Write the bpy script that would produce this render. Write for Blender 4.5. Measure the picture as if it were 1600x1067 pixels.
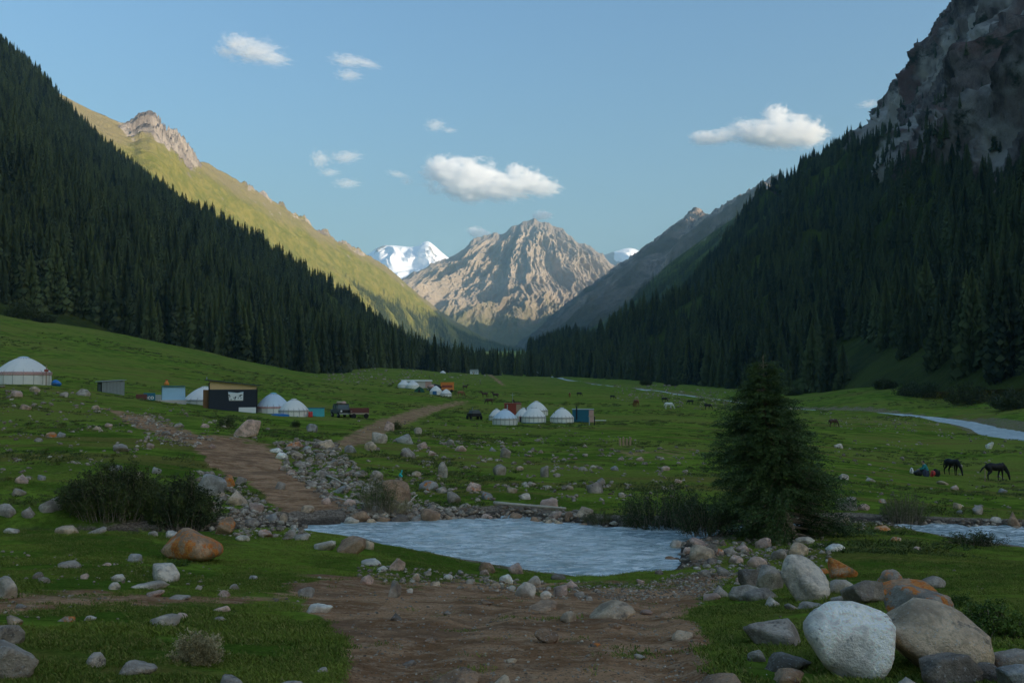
import bpy, bmesh, math, random
import numpy as np
from mathutils import Vector, Matrix

for _o in list(bpy.data.objects):
    bpy.data.objects.remove(_o)
scene = bpy.context.scene
COL = scene.collection
RAD = math.radians

# ------------------------------------------------------------------ camera
F = 1600 * 35.0 / 36.0          # focal length in photo pixels (35 mm lens, full frame)
HOR = 600.0                     # eye-level row of the photograph
PITCH = math.atan((HOR - 533.5) / F)
cam_d = bpy.data.cameras.new('camera')
cam_d.lens = 35.0
cam_d.sensor_width = 36.0
cam_d.clip_start = 0.1
cam_d.clip_end = 60000
cam = bpy.data.objects.new('camera', cam_d)
COL.objects.link(cam)
cam.location = (0, 0, 0)
cam.rotation_euler = (RAD(90) + PITCH, 0, 0)
scene.camera = cam

# ------------------------------------------------------------------ sky, sun, exposure
SUN_AZ = 117.0      # degrees clockwise from the view direction: low sun, behind the mountains on the right hand
SUN_EL = 17.0
world = bpy.data.worlds.new('World')
scene.world = world
world.use_nodes = True
_wn = world.node_tree.nodes
_bg = _wn['Background']
_sky = _wn.new('ShaderNodeTexSky')
_sky.sky_type = 'NISHITA'
_sky.sun_disc = False
_sky.sun_elevation = RAD(SUN_EL)
_sky.sun_rotation = RAD(SUN_AZ)
_sky.altitude = 1000
_sky.air_density = 1.8
_sky.dust_density = 10.0
_sky.ozone_density = 6.0
world.node_tree.links.new(_sky.outputs[0], _bg.inputs[0])
_bg.inputs[1].default_value = 0.15

sun_d = bpy.data.lights.new('sun', 'SUN')
sun_d.energy = 4.2
sun_d.angle = RAD(0.5)
sun_d.color = (1.0, 0.83, 0.62)
sun = bpy.data.objects.new('sun', sun_d)
COL.objects.link(sun)
_sd = Vector((math.sin(RAD(SUN_AZ)) * math.cos(RAD(SUN_EL)), math.cos(RAD(SUN_AZ)) * math.cos(RAD(SUN_EL)), math.sin(RAD(SUN_EL))))
sun.rotation_euler = _sd.to_track_quat('Z', 'Y').to_euler()
sun.location = (300, -100, 300)

vs = scene.view_settings
vs.view_transform = 'Standard'
vs.look = 'None'
vs.exposure = 0.66
vs.gamma = 1.0
vs.use_curve_mapping = False
scene.render.engine = 'CYCLES'
cy = scene.cycles
cy.max_bounces = 24
cy.diffuse_bounces = 3
cy.glossy_bounces = 3
cy.transmission_bounces = 3
cy.transparent_max_bounces = 8
cy.volume_bounces = 24
cy.use_denoising = True
cy.volume_step_rate = 1.0
cy.volume_max_steps = 64
cy.caustics_reflective = False
cy.caustics_refractive = False

# ------------------------------------------------------------------ helpers
RNG = np.random.default_rng(7)
random.seed(7)
SA, CA = math.sin(PITCH), math.cos(PITCH)

def W(px, py, d):
    """photo pixel + distance along +Y -> world point"""
    cx = (np.asarray(px, float) - 800.0) / F
    cu = (533.5 - np.asarray(py, float)) / F
    y = CA - SA * cu
    z = SA + CA * cu
    return np.stack([cx / y * d, np.ones_like(cx) * d, z / y * d], -1)

def proj(P):
    """world points -> photo pixels"""
    P = np.asarray(P, float)
    f = P[..., 1] * CA + P[..., 2] * SA
    u = -P[..., 1] * SA + P[..., 2] * CA
    f = np.where(f < 0.05, 0.05, f)
    return 800 + F * P[..., 0] / f, 533.5 - F * u / f

def _hash(ix, iy, iz, seed):
    h = (ix * 374761393 + iy * 668265263 + iz * 2147483647 + seed * 974634541) & 0xFFFFFFFF
    h = ((h ^ (h >> 13)) * 1274126177) & 0xFFFFFFFF
    h = ((h ^ (h >> 16)) * 2246822519) & 0xFFFFFFFF
    return ((h ^ (h >> 15)) & 0xFFFFFF).astype(np.float64) / float(0xFFFFFF)

def noise2(x, y, seed=0):
    x = np.asarray(x, float); y = np.asarray(y, float)
    x, y = np.broadcast_arrays(x, y)
    xi = np.floor(x); yi = np.floor(y)
    fx = x - xi; fy = y - yi
    xi = xi.astype(np.int64); yi = yi.astype(np.int64)
    u = fx * fx * fx * (fx * (fx * 6 - 15) + 10); v = fy * fy * fy * (fy * (fy * 6 - 15) + 10)
    def g(dx, dy):
        a = _hash(xi + dx, yi + dy, 0 * xi, seed) * (2 * math.pi)
        return np.cos(a) * (fx - dx) + np.sin(a) * (fy - dy)
    a = g(0, 0) * (1 - u) + g(1, 0) * u
    b = g(0, 1) * (1 - u) + g(1, 1) * u
    return (a * (1 - v) + b * v) * 1.5

def fbm2(x, y, octv=5, seed=0, gain=0.5, lac=2.03):
    s = 0.0; a = 1.0; t = 0.0
    for i in range(octv):
        s = s + a * noise2(x, y, seed + i * 17); t += a
        x = x * lac + 13.1; y = y * lac + 7.7; a *= gain
    return s / t

def ridged2(x, y, octv=6, seed=0, gain=0.55, lac=2.07):
    s = 0.0; a = 1.0; t = 0.0; w = 1.0
    for i in range(octv):
        n = 1 - np.abs(noise2(x, y, seed + i * 31))
        n = n * n * w
        w = np.clip(n * 1.6, 0, 1)
        s = s + a * n; t += a
        x = x * lac + 3.1; y = y * lac + 9.7; a *= gain
    return s / t

def noise3(x, y, z, seed=0):
    x, y, z = np.broadcast_arrays(np.asarray(x, float), np.asarray(y, float), np.asarray(z, float))
    xi = np.floor(x); yi = np.floor(y); zi = np.floor(z)
    fx = x - xi; fy = y - yi; fz = z - zi
    xi = xi.astype(np.int64); yi = yi.astype(np.int64); zi = zi.astype(np.int64)
    s = lambda t: t * t * (3 - 2 * t)
    u, v, w = s(fx), s(fy), s(fz)
    r = 0.0
    for a in (0, 1):
        for b in (0, 1):
            for c in (0, 1):
                k = _hash(xi + a, yi + b, zi + c, seed) * 2 - 1
                r = r + k * (u if a else 1 - u) * (v if b else 1 - v) * (w if c else 1 - w)
    return r

def fbm3(p, octv=4, seed=0, gain=0.5):
    s = 0.0; a = 1.0; t = 0.0
    x, y, z = p[..., 0], p[..., 1], p[..., 2]
    for i in range(octv):
        s = s + a * noise3(x, y, z, seed + i * 11); t += a
        x = x * 2.03 + 5.1; y = y * 2.03 + 1.7; z = z * 2.03 + 8.3; a *= gain
    return s / t

def smooth(a, b, x):
    t = np.clip((x - a) / (b - a), 0, 1)
    return t * t * (3 - 2 * t)

def make_mesh(name, V, Q=None, T=None, smooth_shade=True):
    """numpy vertices + quads and/or triangles -> mesh data"""
    V = np.asarray(V, np.float32).reshape(-1, 3)
    me = bpy.data.meshes.new(name)
    loops = []; sizes = []
    if Q is not None and len(Q):
        Q = np.asarray(Q, np.int32).reshape(-1, 4); loops.append(Q.ravel()); sizes.append(np.full(len(Q), 4, np.int32))
    if T is not None and len(T):
        T = np.asarray(T, np.int32).reshape(-1, 3); loops.append(T.ravel()); sizes.append(np.full(len(T), 3, np.int32))
    L = np.concatenate(loops); S = np.concatenate(sizes)
    me.vertices.add(len(V)); me.vertices.foreach_set('co', V.ravel())
    me.loops.add(len(L)); me.loops.foreach_set('vertex_index', L)
    me.polygons.add(len(S))
    st = np.concatenate([[0], np.cumsum(S)[:-1]]).astype(np.int32)
    me.polygons.foreach_set('loop_start', st)
    me.polygons.foreach_set('use_smooth', np.full(len(S), smooth_shade))
    me.update(calc_edges=True)
    me.validate()
    return me

def grid_quads(nr, nc):
    i = np.arange(nr * nc).reshape(nr, nc)
    return np.stack([i[:-1, :-1], i[:-1, 1:], i[1:, 1:], i[1:, :-1]], -1).reshape(-1, 4)

def attr(me, name, vals):
    a = me.attributes.new(name, 'FLOAT', 'POINT')
    a.data.foreach_set('value', np.asarray(vals, np.float32).ravel())

def link(name, me, mat=None, parent=None, loc=None, rz=None):
    o = bpy.data.objects.new(name, me)
    COL.objects.link(o)
    if mat is not None and me is not None and len(me.materials) == 0:
        me.materials.append(mat)
    if parent is not None:
        o.parent = parent
    if loc is not None:
        o.location = [float(c) for c in loc]
    if rz is not None:
        o.rotation_euler = (0, 0, rz)
    return o

def tag(o, label=None, cat=None, group=None, kind=None):
    if label: o['label'] = label
    if cat: o['category'] = cat
    if group: o['group'] = group
    if kind: o['kind'] = kind
    return o

def empty(name, loc=(0, 0, 0), rz=0.0, sc=1.0):
    o = bpy.data.objects.new(name, None)
    COL.objects.link(o)
    o.location = [float(c) for c in loc]
    o.rotation_euler = (0, 0, rz)
    o.scale = (sc, sc, sc)
    o.empty_display_size = 0.2
    return o

# ---- material helper -------------------------------------------------------
class N:
    """tiny node-graph builder"""
    def __init__(self, name, rough=0.8, spec=0.3):
        self.m = bpy.data.materials.new(name)
        self.m.use_nodes = True
        self.t = self.m.node_tree
        self.b = self.t.nodes['Principled BSDF']
        self.out = self.t.nodes['Material Output']
        self.b.inputs['Roughness'].default_value = rough
        self.b.inputs['Specular IOR Level'].default_value = spec
    def n(self, typ, **kw):
        nd = self.t.nodes.new(typ)
        for k, v in kw.items():
            if hasattr(nd, k) and not k.startswith('i_'):
                setattr(nd, k, v)
        return nd
    def set(self, sock, v):
        if isinstance(v, bpy.types.NodeSocket):
            self.t.links.new(v, sock)
        elif isinstance(v, (tuple, list)):
            sock.default_value = tuple(v) + ((1.0,) if len(v) == 3 and sock.type == 'RGBA' else ())
        else:
            sock.default_value = v
    def coord(self, which='Object'):
        return self.n('ShaderNodeTexCoord').outputs[which]
    def pos(self):
        return self.n('ShaderNodeNewGeometry').outputs['Position']
    def attr(self, name):
        return self.n('ShaderNodeAttribute', attribute_name=name).outputs['Fac']
    def mapping(self, v, scale=(1, 1, 1), rot=(0, 0, 0)):
        m = self.n('ShaderNodeMapping'); self.set(m.inputs['Vector'], v)
        m.inputs['Scale'].default_value = scale; m.inputs['Rotation'].default_value = rot
        return m.outputs[0]
    def noise(self, v, scale, detail=4, rough=0.55, dist=0.0, lac=2.0):
        x = self.n('ShaderNodeTexNoise'); self.set(x.inputs['Vector'], v)
        x.inputs['Scale'].default_value = scale; x.inputs['Detail'].default_value = detail
        x.inputs['Roughness'].default_value = rough; x.inputs['Distortion'].default_value = dist
        return x.outputs['Fac']
    def voro(self, v, scale, feature='F1', out='Distance', rnd=1.0):
        x = self.n('ShaderNodeTexVoronoi', feature=feature); self.set(x.inputs['Vector'], v)
        x.inputs['Scale'].default_value = scale; x.inputs['Randomness'].default_value = rnd
        return x.outputs[out]
    def math(self, op, a, b=None, c=None, clamp=False):
        x = self.n('ShaderNodeMath', operation=op); x.use_clamp = clamp
        self.set(x.inputs[0], a)
        if b is not None: self.set(x.inputs[1], b)
        if c is not None: self.set(x.inputs[2], c)
        return x.outputs[0]
    def ramp(self, f, lo, hi, a=0.0, b=1.0):
        x = self.n('ShaderNodeMapRange'); x.clamp = True
        x.interpolation_type = 'SMOOTHSTEP'
        self.set(x.inputs['Value'], f)
        for k, v in (('From Min', lo), ('From Max', hi), ('To Min', a), ('To Max', b)):
            self.set(x.inputs[k], v)
        return x.outputs['Result']
    def mix(self, f, a, b, blend='MIX'):
        x = self.n('ShaderNodeMix', data_type='RGBA', blend_type=blend)
        self.set(x.inputs['Factor'], f)
        self.set(x.inputs[6], a); self.set(x.inputs[7], b)
        return x.outputs[2]
    def sep(self, v, k):
        x = self.n('ShaderNodeSeparateXYZ'); self.set(x.inputs[0], v)
        return x.outputs[k]
    def oinfo(self, k):
        return self.n('ShaderNodeObjectInfo').outputs[k]
    def bump(self, h, strength=0.5, dist=0.1):
        x = self.n('ShaderNodeBump'); self.set(x.inputs['Height'], h)
        x.inputs['Strength'].default_value = strength; x.inputs['Distance'].default_value = dist
        self.t.links.new(x.outputs[0], self.b.inputs['Normal'])
        return x.outputs[0]
    def color(self, c): self.set(self.b.inputs['Base Color'], c)
    def rough(self, r): self.set(self.b.inputs['Roughness'], r)

_plain = {}
def plain(name, col, rough=0.7, var=0.12, scale=6.0, metal=0.0, spec=0.3):
    """a paint, cloth or metal: one colour, a little uneven"""
    if name in _plain: return _plain[name]
    g = N(name, rough, spec)
    c = g.coord()
    f = g.noise(c, scale, 4, 0.6)
    g.color(g.mix(f, tuple(x * (1 - var) for x in col), tuple(min(1, x * (1 + var)) for x in col)))
    g.b.inputs['Metallic'].default_value = metal
    _plain[name] = g.m
    return g.m
# ------------------------------------------------------------------ ground relief
# survey points: photo pixel and distance; the relief is a thin-plate surface through them
_SURV = [
 # along the middle: track, ford, meadow, valley
 (800,1067,5.5),(800,1500,2.6),(800,985,8),(800,930,13),(800,905,18.5),(800,800,29.5),(800,770,34),(800,738,45),(800,700,70),(800,676,100),
 (800,661,133),(800,640,200),(800,618,300),(800,603,450),(790,592,650),(800,584,850),(800,566,1500),(800,554,3000),(800,546,5200),
 # 500..650
 (540,1067,5.4),(540,1500,2.6),(520,960,9.5),(500,905,13.5),(560,868,19),(450,843,21.5),(500,800,28.5),(520,760,35),(500,700,55),(600,682,75),(560,652,120),
 (540,630,180),(640,607,290),(600,590,420),(500,586,480),(600,574,620),(700,582,750),(400,720,42),(430,680,62),(420,650,112),(450,600,240),(500,562,1500),(500,551,3000),(400,546,5200),
 # left
 (0,1067,4.6),(0,1500,2.3),(250,1067,5.0),(0,930,9),(250,905,12),(0,838,18),(200,836,18.6),(330,846,19.8),(200,812,27),(0,803,26.5),(-300,806,26),(-300,930,9),(-300,1067,4.6),
 (330,775,31),(0,750,31),(200,740,33),(0,700,42),(200,700,43),(300,690,48),(0,650,66),(200,660,66),(300,655,72),(0,612,95),(150,628,95),(300,643,98),
 (0,600,108),(100,608,108),(200,622,107),(300,638,106),(0,602,125),(200,620,122),(330,639,119),(0,565,190),(200,585,190),(350,605,190),(0,492,400),(150,515,430),(300,545,450),(420,570,470),
 (-300,596,108),(-300,560,150),(-300,440,350),(0,560,1500),(0,550,3000),(0,544,5200),(-400,556,1500),(-400,544,5200),
 # right
 (1100,1067,5.4),(1100,1500,2.6),(1600,1085,5.0),(1600,1500,2.6),(1300,960,9),(1100,940,13),(1400,905,13.5),(1600,900,13.5),(1300,870,19),(1180,862,22.3),(1240,846,24.4),(1400,842,24.5),(1500,852,24.5),(1700,866,24.5),
 (1330,810,30),(1450,810,31.5),(1600,818,31.5),(1100,795,31),(1000,800,30),(1000,740,46),(1200,745,46),(1450,765,50),(1600,775,50),(1450,742,70),(1560,752,71),(1000,700,72),(1200,708,75),
 (1450,712,100),(1600,712,98),(1000,674,105),(1200,684,108),(1000,655,150),(1200,664,150),(1400,668,150),(1600,685,130),(1600,672,160),(1500,652,210),(1270,641,262),(1100,620,355),(1000,606,480),
 (1000,635,220),(1400,642,230),(1600,622,240),(1440,632,270),(1250,618,380),(1150,606,520),(1400,606,300),(1000,596,680),(900,588,820),(1000,568,1500),(1300,562,1500),(1600,560,1500),(1000,550,3000),(1600,548,3000),(1000,545,5200),(1600,540,5200),
 (2000,1085,5.0),(2000,900,13),(2000,860,25),(2000,780,50),(2000,700,120),(2000,600,200),(2000,556,1500),
]
_sv = np.array(_SURV, float)
_sw = W(_sv[:, 0], _sv[:, 1], _sv[:, 2])
def _uv(u, d):
    return np.stack([u * F / 330.0, np.log(np.maximum(d, 1.0)) * 1.25], -1)
_ctl = _uv(_sw[:, 0] / _sw[:, 1], _sw[:, 1])
_h = _sw[:, 2] / (_sw[:, 1] + 3.0)           # tangent of the view angle: even weight near and far
def _tps(r2):
    return np.where(r2 > 1e-9, 0.5 * r2 * np.log(np.maximum(r2, 1e-9)), 0.0)
def _fit():
    n = len(_ctl)
    r2 = ((_ctl[:, None] - _ctl[None]) ** 2).sum(-1)
    K = _tps(r2) + np.eye(n) * 0.02
    Pm = np.concatenate([np.ones((n, 1)), _ctl], 1)
    A = np.zeros((n + 3, n + 3)); A[:n, :n] = K; A[:n, n:] = Pm; A[n:, :n] = Pm.T
    return np.linalg.solve(A, np.concatenate([_h, np.zeros(3)]))
_wt = _fit()
def _base(u, d):
    q = _uv(u, d); out = np.zeros(q.shape[:-1]); n = len(_ctl)
    qf = q.reshape(-1, 2); r = np.empty(len(qf))
    for a in range(0, len(qf), 60000):
        c = qf[a:a + 60000]
        r2 = ((c[:, None] - _ctl[None]) ** 2).sum(-1)
        r[a:a + 60000] = _tps(r2) @ _wt[:n] + _wt[n] + c @ _wt[n + 1:]
    return r.reshape(q.shape[:-1]) * (d + 3.0)

def seg_dist(x, y, pts, closed=False):
    """distance to a polyline; for a closed one also inside flag"""
    pts = np.asarray(pts, float)
    n = len(pts); best = np.full(x.shape, 1e18); inside = np.zeros(x.shape, bool)
    for i in range(n if closed else n - 1):
        a = pts[i]; b = pts[(i + 1) % n]
        ex, ey = b - a
        t = np.clip(((x - a[0]) * ex + (y - a[1]) * ey) / (ex * ex + ey * ey + 1e-12), 0, 1)
        best = np.minimum(best, (x - a[0] - t * ex) ** 2 + (y - a[1] - t * ey) ** 2)
        if closed:
            c = ((a[1] > y) != (b[1] > y))
            with np.errstate(divide='ignore', invalid='ignore'):
                xi = ex * (y - a[1]) / (ey if ey != 0 else 1e-12) + a[0]
            inside ^= c & (x < xi)
    d = np.sqrt(best)
    return np.where(inside, -d, d) if closed else d

# stream at the ford: outline at the water level
WL = -3.92
def wlevel(x):
    return WL - 0.28 * smooth(4.0, 10.0, x)
def _onplane(px, py, z):
    p = W(px, py, 1.0); return p[:2] / p[2] * z
_far = [(470,822),(520,817),(620,813),(720,809),(800,806),(850,812),(920,818),(990,822),(1060,822),(1150,823),(1250,819),(1330,815),(1440,818),(1520,820),(1620,823),(1800,830),(2000,836)]
_near = [(2000,890),(1800,876),(1620,864),(1560,856),(1500,847),(1450,838),(1400,825),(1330,820),(1250,825),(1150,833),(1090,846),(1062,853),(1070,880),(1050,901),(1000,909),(935,914),(880,907),(820,896),(740,883),(650,868),(590,856),(540,849),(490,842),(455,834)]
POND = [_onplane(a, b, wlevel(_onplane(a, b, WL)[0])) for a, b in _far]
POND += [_onplane(a, b, wlevel(_onplane(a, b, WL)[0])) for a, b in _near]
POND += [np.array(c) for c in ((-9.0, 22.6), (-15, 21.9), (-30, 21.5), (-30, 25.2), (-15, 25.5), (-9.0, 26.2))]
POND = np.array(POND)
# the river on the far side of the meadow
RIVER = np.array([(78,60),(72,100),(74,140),(84,172),(92,205),(88,240),(82,275),(78,320),(70,365),(66,420),(60,490),(48,620),(36,760),(20,1000)], float)
def river_w(y):
    return np.interp(y, [60, 190, 215, 250, 300, 335, 400, 470, 560, 1000], [6.5, 6.2, 5.2, 4.5, 4.2, 4.0, 3.8, 3.5, 3.0, 3.0])

def relief(x, y):
    """ground height before the water is carved"""
    x = np.asarray(x, float); y = np.asarray(y, float)
    r = np.hypot(x, y); th = np.arctan2(x, y)
    lim = RAD(46)
    inside = np.abs(th) <= lim
    tc = np.clip(th, -lim, lim)
    d = np.where(inside, y, r * math.cos(lim))
    z = _base(np.tan(tc), d)
    if (~inside).any():
        m = ~inside
        zo = _base(-np.tan(tc[m]), d[m])
        w = (np.abs(th[m]) - lim) / (math.pi - lim) * 0.5
        z[m] = z[m] * (1 - w) + zo * w
        near = smooth(6, 2, r[m]); z[m] = z[m] * (1 - near) + (-1.7) * near
    z = z + 0.05 * fbm2(x * 0.55, y * 0.55, 3, 3) * smooth(2, 12, r) + 0.22 * fbm2(x * 0.11, y * 0.11, 3, 5) * smooth(26, 70, r)
    z = z + 1.3 * fbm2(x * 0.02, y * 0.02, 3, 8) * smooth(220, 600, r)
    z = z + 0.02 * fbm2(x * 2.4, y * 2.4, 3, 4) * smooth(40, 10, r)
    return z

def ground_z(x, y):
    x = np.atleast_1d(np.asarray(x, float)); y = np.atleast_1d(np.asarray(y, float))
    z = relief(x, y)
    # ford
    near = (y > 12) & (y < 45) & (np.abs(x) < 40)
    if near.any():
        xs, ys = x[near], y[near]
        sd = seg_dist(xs, ys, POND, True) + 0.28 * fbm2(xs * 1.3, ys * 1.3, 4, 21)
        wl = wlevel(xs)
        zz = z[near]
        k = smooth(0.0, 1.5, sd)
        zz = np.where(sd > 0, np.maximum(zz * k + (1 - k) * np.minimum(wl + 0.07 + sd * 0.25, zz + 2), np.where(sd < 2.5, wl + 0.05 + 0.05 * sd, -99)), zz)
        inn = smooth(0.0, 1.2, -sd)
        zz = np.where(sd <= 0, wl - 0.02 - 0.38 * inn, zz)
        z[near] = zz
    rut = (y > 3) & (y < 18) & (np.abs(x) < 6)
    if rut.any():        # wheel ruts running down to the ford
        xs, ys = x[rut], y[rut]
        for o in (-0.75, 0.75):
            q = seg_dist(xs, ys, [(0.0 + o, 2.0), (0.1 + o, 6.0), (0.55 + o, 10.0), (1.5 + o * 1.1, 15.0), (2.3 + o, 19.0)]) + 0.10 * fbm2(xs * 1.5, ys * 1.5, 3, 61)
            z[rut] += (-0.035 * smooth(0.26, 0.05, q) + 0.012 * smooth(0.22, 0.30, q) * smooth(0.46, 0.32, q)) * (0.75 + 0.6 * noise2(ys * 0.6, xs * 0.2, 3))
        z[rut] += 0.018 * np.abs(fbm2(xs * 5.0, ys * 5.0, 3, 71)) * smooth(3, 1, np.abs(xs - 0.5))
    far = (y > 55) & (y < 1000) & (x > 0) & (x < 140)
    if far.any():
        xs, ys = x[far], y[far]
        sd = seg_dist(xs, ys, RIVER) - river_w(ys) * (0.85 + 0.3 * noise2(xs * 0.02, ys * 0.03, 5))
        k = smooth(-3.5, 3.5, sd)
        z[far] = z[far] - (1 - k) * 1.3
    return z

# masks on the ground: bare earth, gravel
DIRT = [
 (1.0, (0, 60), 16, [(535,1300),(540,1067),(528,1000),(500,955),(450,930),(440,912),(500,900),(560,900),(640,905),(760,912),(880,918),(1000,914),(1060,904),(1110,893),(1150,898),(1110,925),(1085,955),(1090,990),(1120,1030),(1135,1067),(1160,1300)]),
 (0.75, (0, 30), 10, [(-60,950),(30,925),(130,922),(300,932),(450,922),(470,945),(300,948),(100,952),(-60,962)]),
 (1.0, (24, 90), 9, [(296,682),(375,682),(425,702),(452,740),(520,772),(568,800),(545,822),(490,822),(445,800),(392,758),(330,728),(305,705)]),
 (0.85, (24, 110), 8, [(165,638),(235,652),(320,682),(345,704),(290,692),(215,670)]),
 (0.66, (50, 300), 5, [(515,694),(556,672),(590,655),(650,637),(722,625),(735,628),(690,641),(640,662),(612,674),(575,692),(540,702)]),
 (0.5, (50, 300), 4, [(612,660),(640,645),(690,634),(700,636),(650,652),(626,668)]),
 (0.7, (300, 900), 3, [(760,585),(768,584),(792,602),(784,603)]),
 (0.55, (30, 160), 14, [(960,700),(1080,704),(1090,712),(980,716)]),
 (0.45, (60, 260), 8, [(1250,650),(1420,656),(1520,668),(1300,660)]),
]
def ground_masks(P):
    px, py = proj(P)
    y = P[..., 1]
    m = np.zeros(px.shape)
    ok = y > 1.0
    for wgt, (d0, d1), soft, poly in DIRT:
        sel = ok & (y > d0) & (y < d1)
        sd = seg_dist(px[sel], py[sel], poly, True)
        sd = sd + soft * 1.5 * fbm2(P[..., 0][sel] * 0.9, P[..., 1][sel] * 0.9, 4, 77)
        m[sel] = np.maximum(m[sel], wgt * smooth(soft, -soft, sd))
    g = np.zeros(px.shape)
    sel = (y > 12) & (y < 45) & (np.abs(P[..., 0]) < 40)
    sd = seg_dist(P[..., 0][sel], P[..., 1][sel], POND, True)
    g[sel] = smooth(1.5, 0.2, sd) * smooth(-15, -7, P[..., 0][sel])
    sel = (y > 55) & (y < 1000) & (P[..., 0] > 0) & (P[..., 0] < 140)
    sd = seg_dist(P[..., 0][sel], P[..., 1][sel], RIVER)
    g[sel] = np.maximum(g[sel], smooth(2.0, 0.0, sd - river_w(P[..., 1][sel])) * 0.5)
    return m, g

# the sheet: fine where the photograph looks, coarse elsewhere
_tan = np.tan(RAD(46))
_th_in = np.arctan(np.linspace(-0.80, 0.80, 560))
_th = np.concatenate([np.linspace(-math.pi, -RAD(40), 30)[:-1], _th_in, np.linspace(RAD(40), math.pi, 30)[1:]])
_rr = np.concatenate([[0.02, 0.8, 1.6], np.exp(np.linspace(math.log(2.2), math.log(60), 330)), np.exp(np.linspace(math.log(60.6), math.log(6500), 240))])
_R, _T = np.meshgrid(_rr, _th, indexing='ij')
_gx, _gy = (_R * np.sin(_T)).ravel(), (_R * np.cos(_T)).ravel()
_gzv = ground_z(_gx, _gy)
_GP = np.stack([_gx, _gy, _gzv], -1)

# quick look-up on the finished sheet
_GZ = _gzv.reshape(len(_rr), len(_th)); _lr = np.log(_rr)
def gfast(x, y):
    x = np.asarray(x, float); y = np.asarray(y, float)
    fr = np.interp(np.log(np.maximum(np.hypot(x, y), 0.03)), _lr, np.arange(len(_rr)))
    ft = np.interp(np.arctan2(x, y), _th, np.arange(len(_th)))
    i = np.clip(fr.astype(int), 0, len(_rr) - 2); j = np.clip(ft.astype(int), 0, len(_th) - 2)
    a = fr - i; b = ft - j
    return (_GZ[i, j] * (1 - a) + _GZ[i + 1, j] * a) * (1 - b) + (_GZ[i, j + 1] * (1 - a) + _GZ[i + 1, j + 1] * a) * b
def gz(x, y):
    return float(gfast(x, y))
_ray_d = np.exp(np.linspace(math.log(2.2), math.log(1400), 1500))
def on_ground_many(px, py):
    """walk the view rays of photo pixels down to the ground"""
    px = np.atleast_1d(np.asarray(px, float)); py = np.atleast_1d(np.asarray(py, float))
    out = np.zeros((len(px), 3)); d = _ray_d
    for a in range(0, len(px), 500):
        R = W(px[a:a + 500], py[a:a + 500], 1.0)
        P = R[:, None] * d[None, :, None]
        dz = P[..., 2] - gfast(P[..., 0], P[..., 1])
        none = ~(dz < 0).any(1)
        hit = np.maximum(np.argmax(dz < 0, axis=1), 1)
        i = np.arange(len(hit)); t = dz[i, hit - 1] / (dz[i, hit - 1] - dz[i, hit] + 1e-9)
        dd_ = d[hit - 1] * (1 - t) + d[hit] * t
        dd_ = np.where(none, d[150 + np.argmin((dz / d[None])[:, 150:1100], axis=1)], dd_)
        out[a:a + 500] = R * dd_[:, None]
    out[:, 2] = gfast(out[:, 0], out[:, 1])
    return out
def on_ground(px, py):
    return on_ground_many([px], [py])[0]

_me = make_mesh('ground', _GP, Q=grid_quads(len(_rr), len(_th))[:, ::-1])
_md, _mg = ground_masks(_GP)
attr(_me, 'dirt', _md); attr(_me, 'gravel', _mg)
_wet = np.zeros(len(_GP)); _s = (_gy > 12) & (_gy < 45) & (np.abs(_gx) < 40)
_wet[_s] = smooth(0.45, 0.05, seg_dist(_gx[_s], _gy[_s], POND, True)); attr(_me, 'wet', _wet)
ground = link('ground', _me)
tag(ground, kind='structure')

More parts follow.
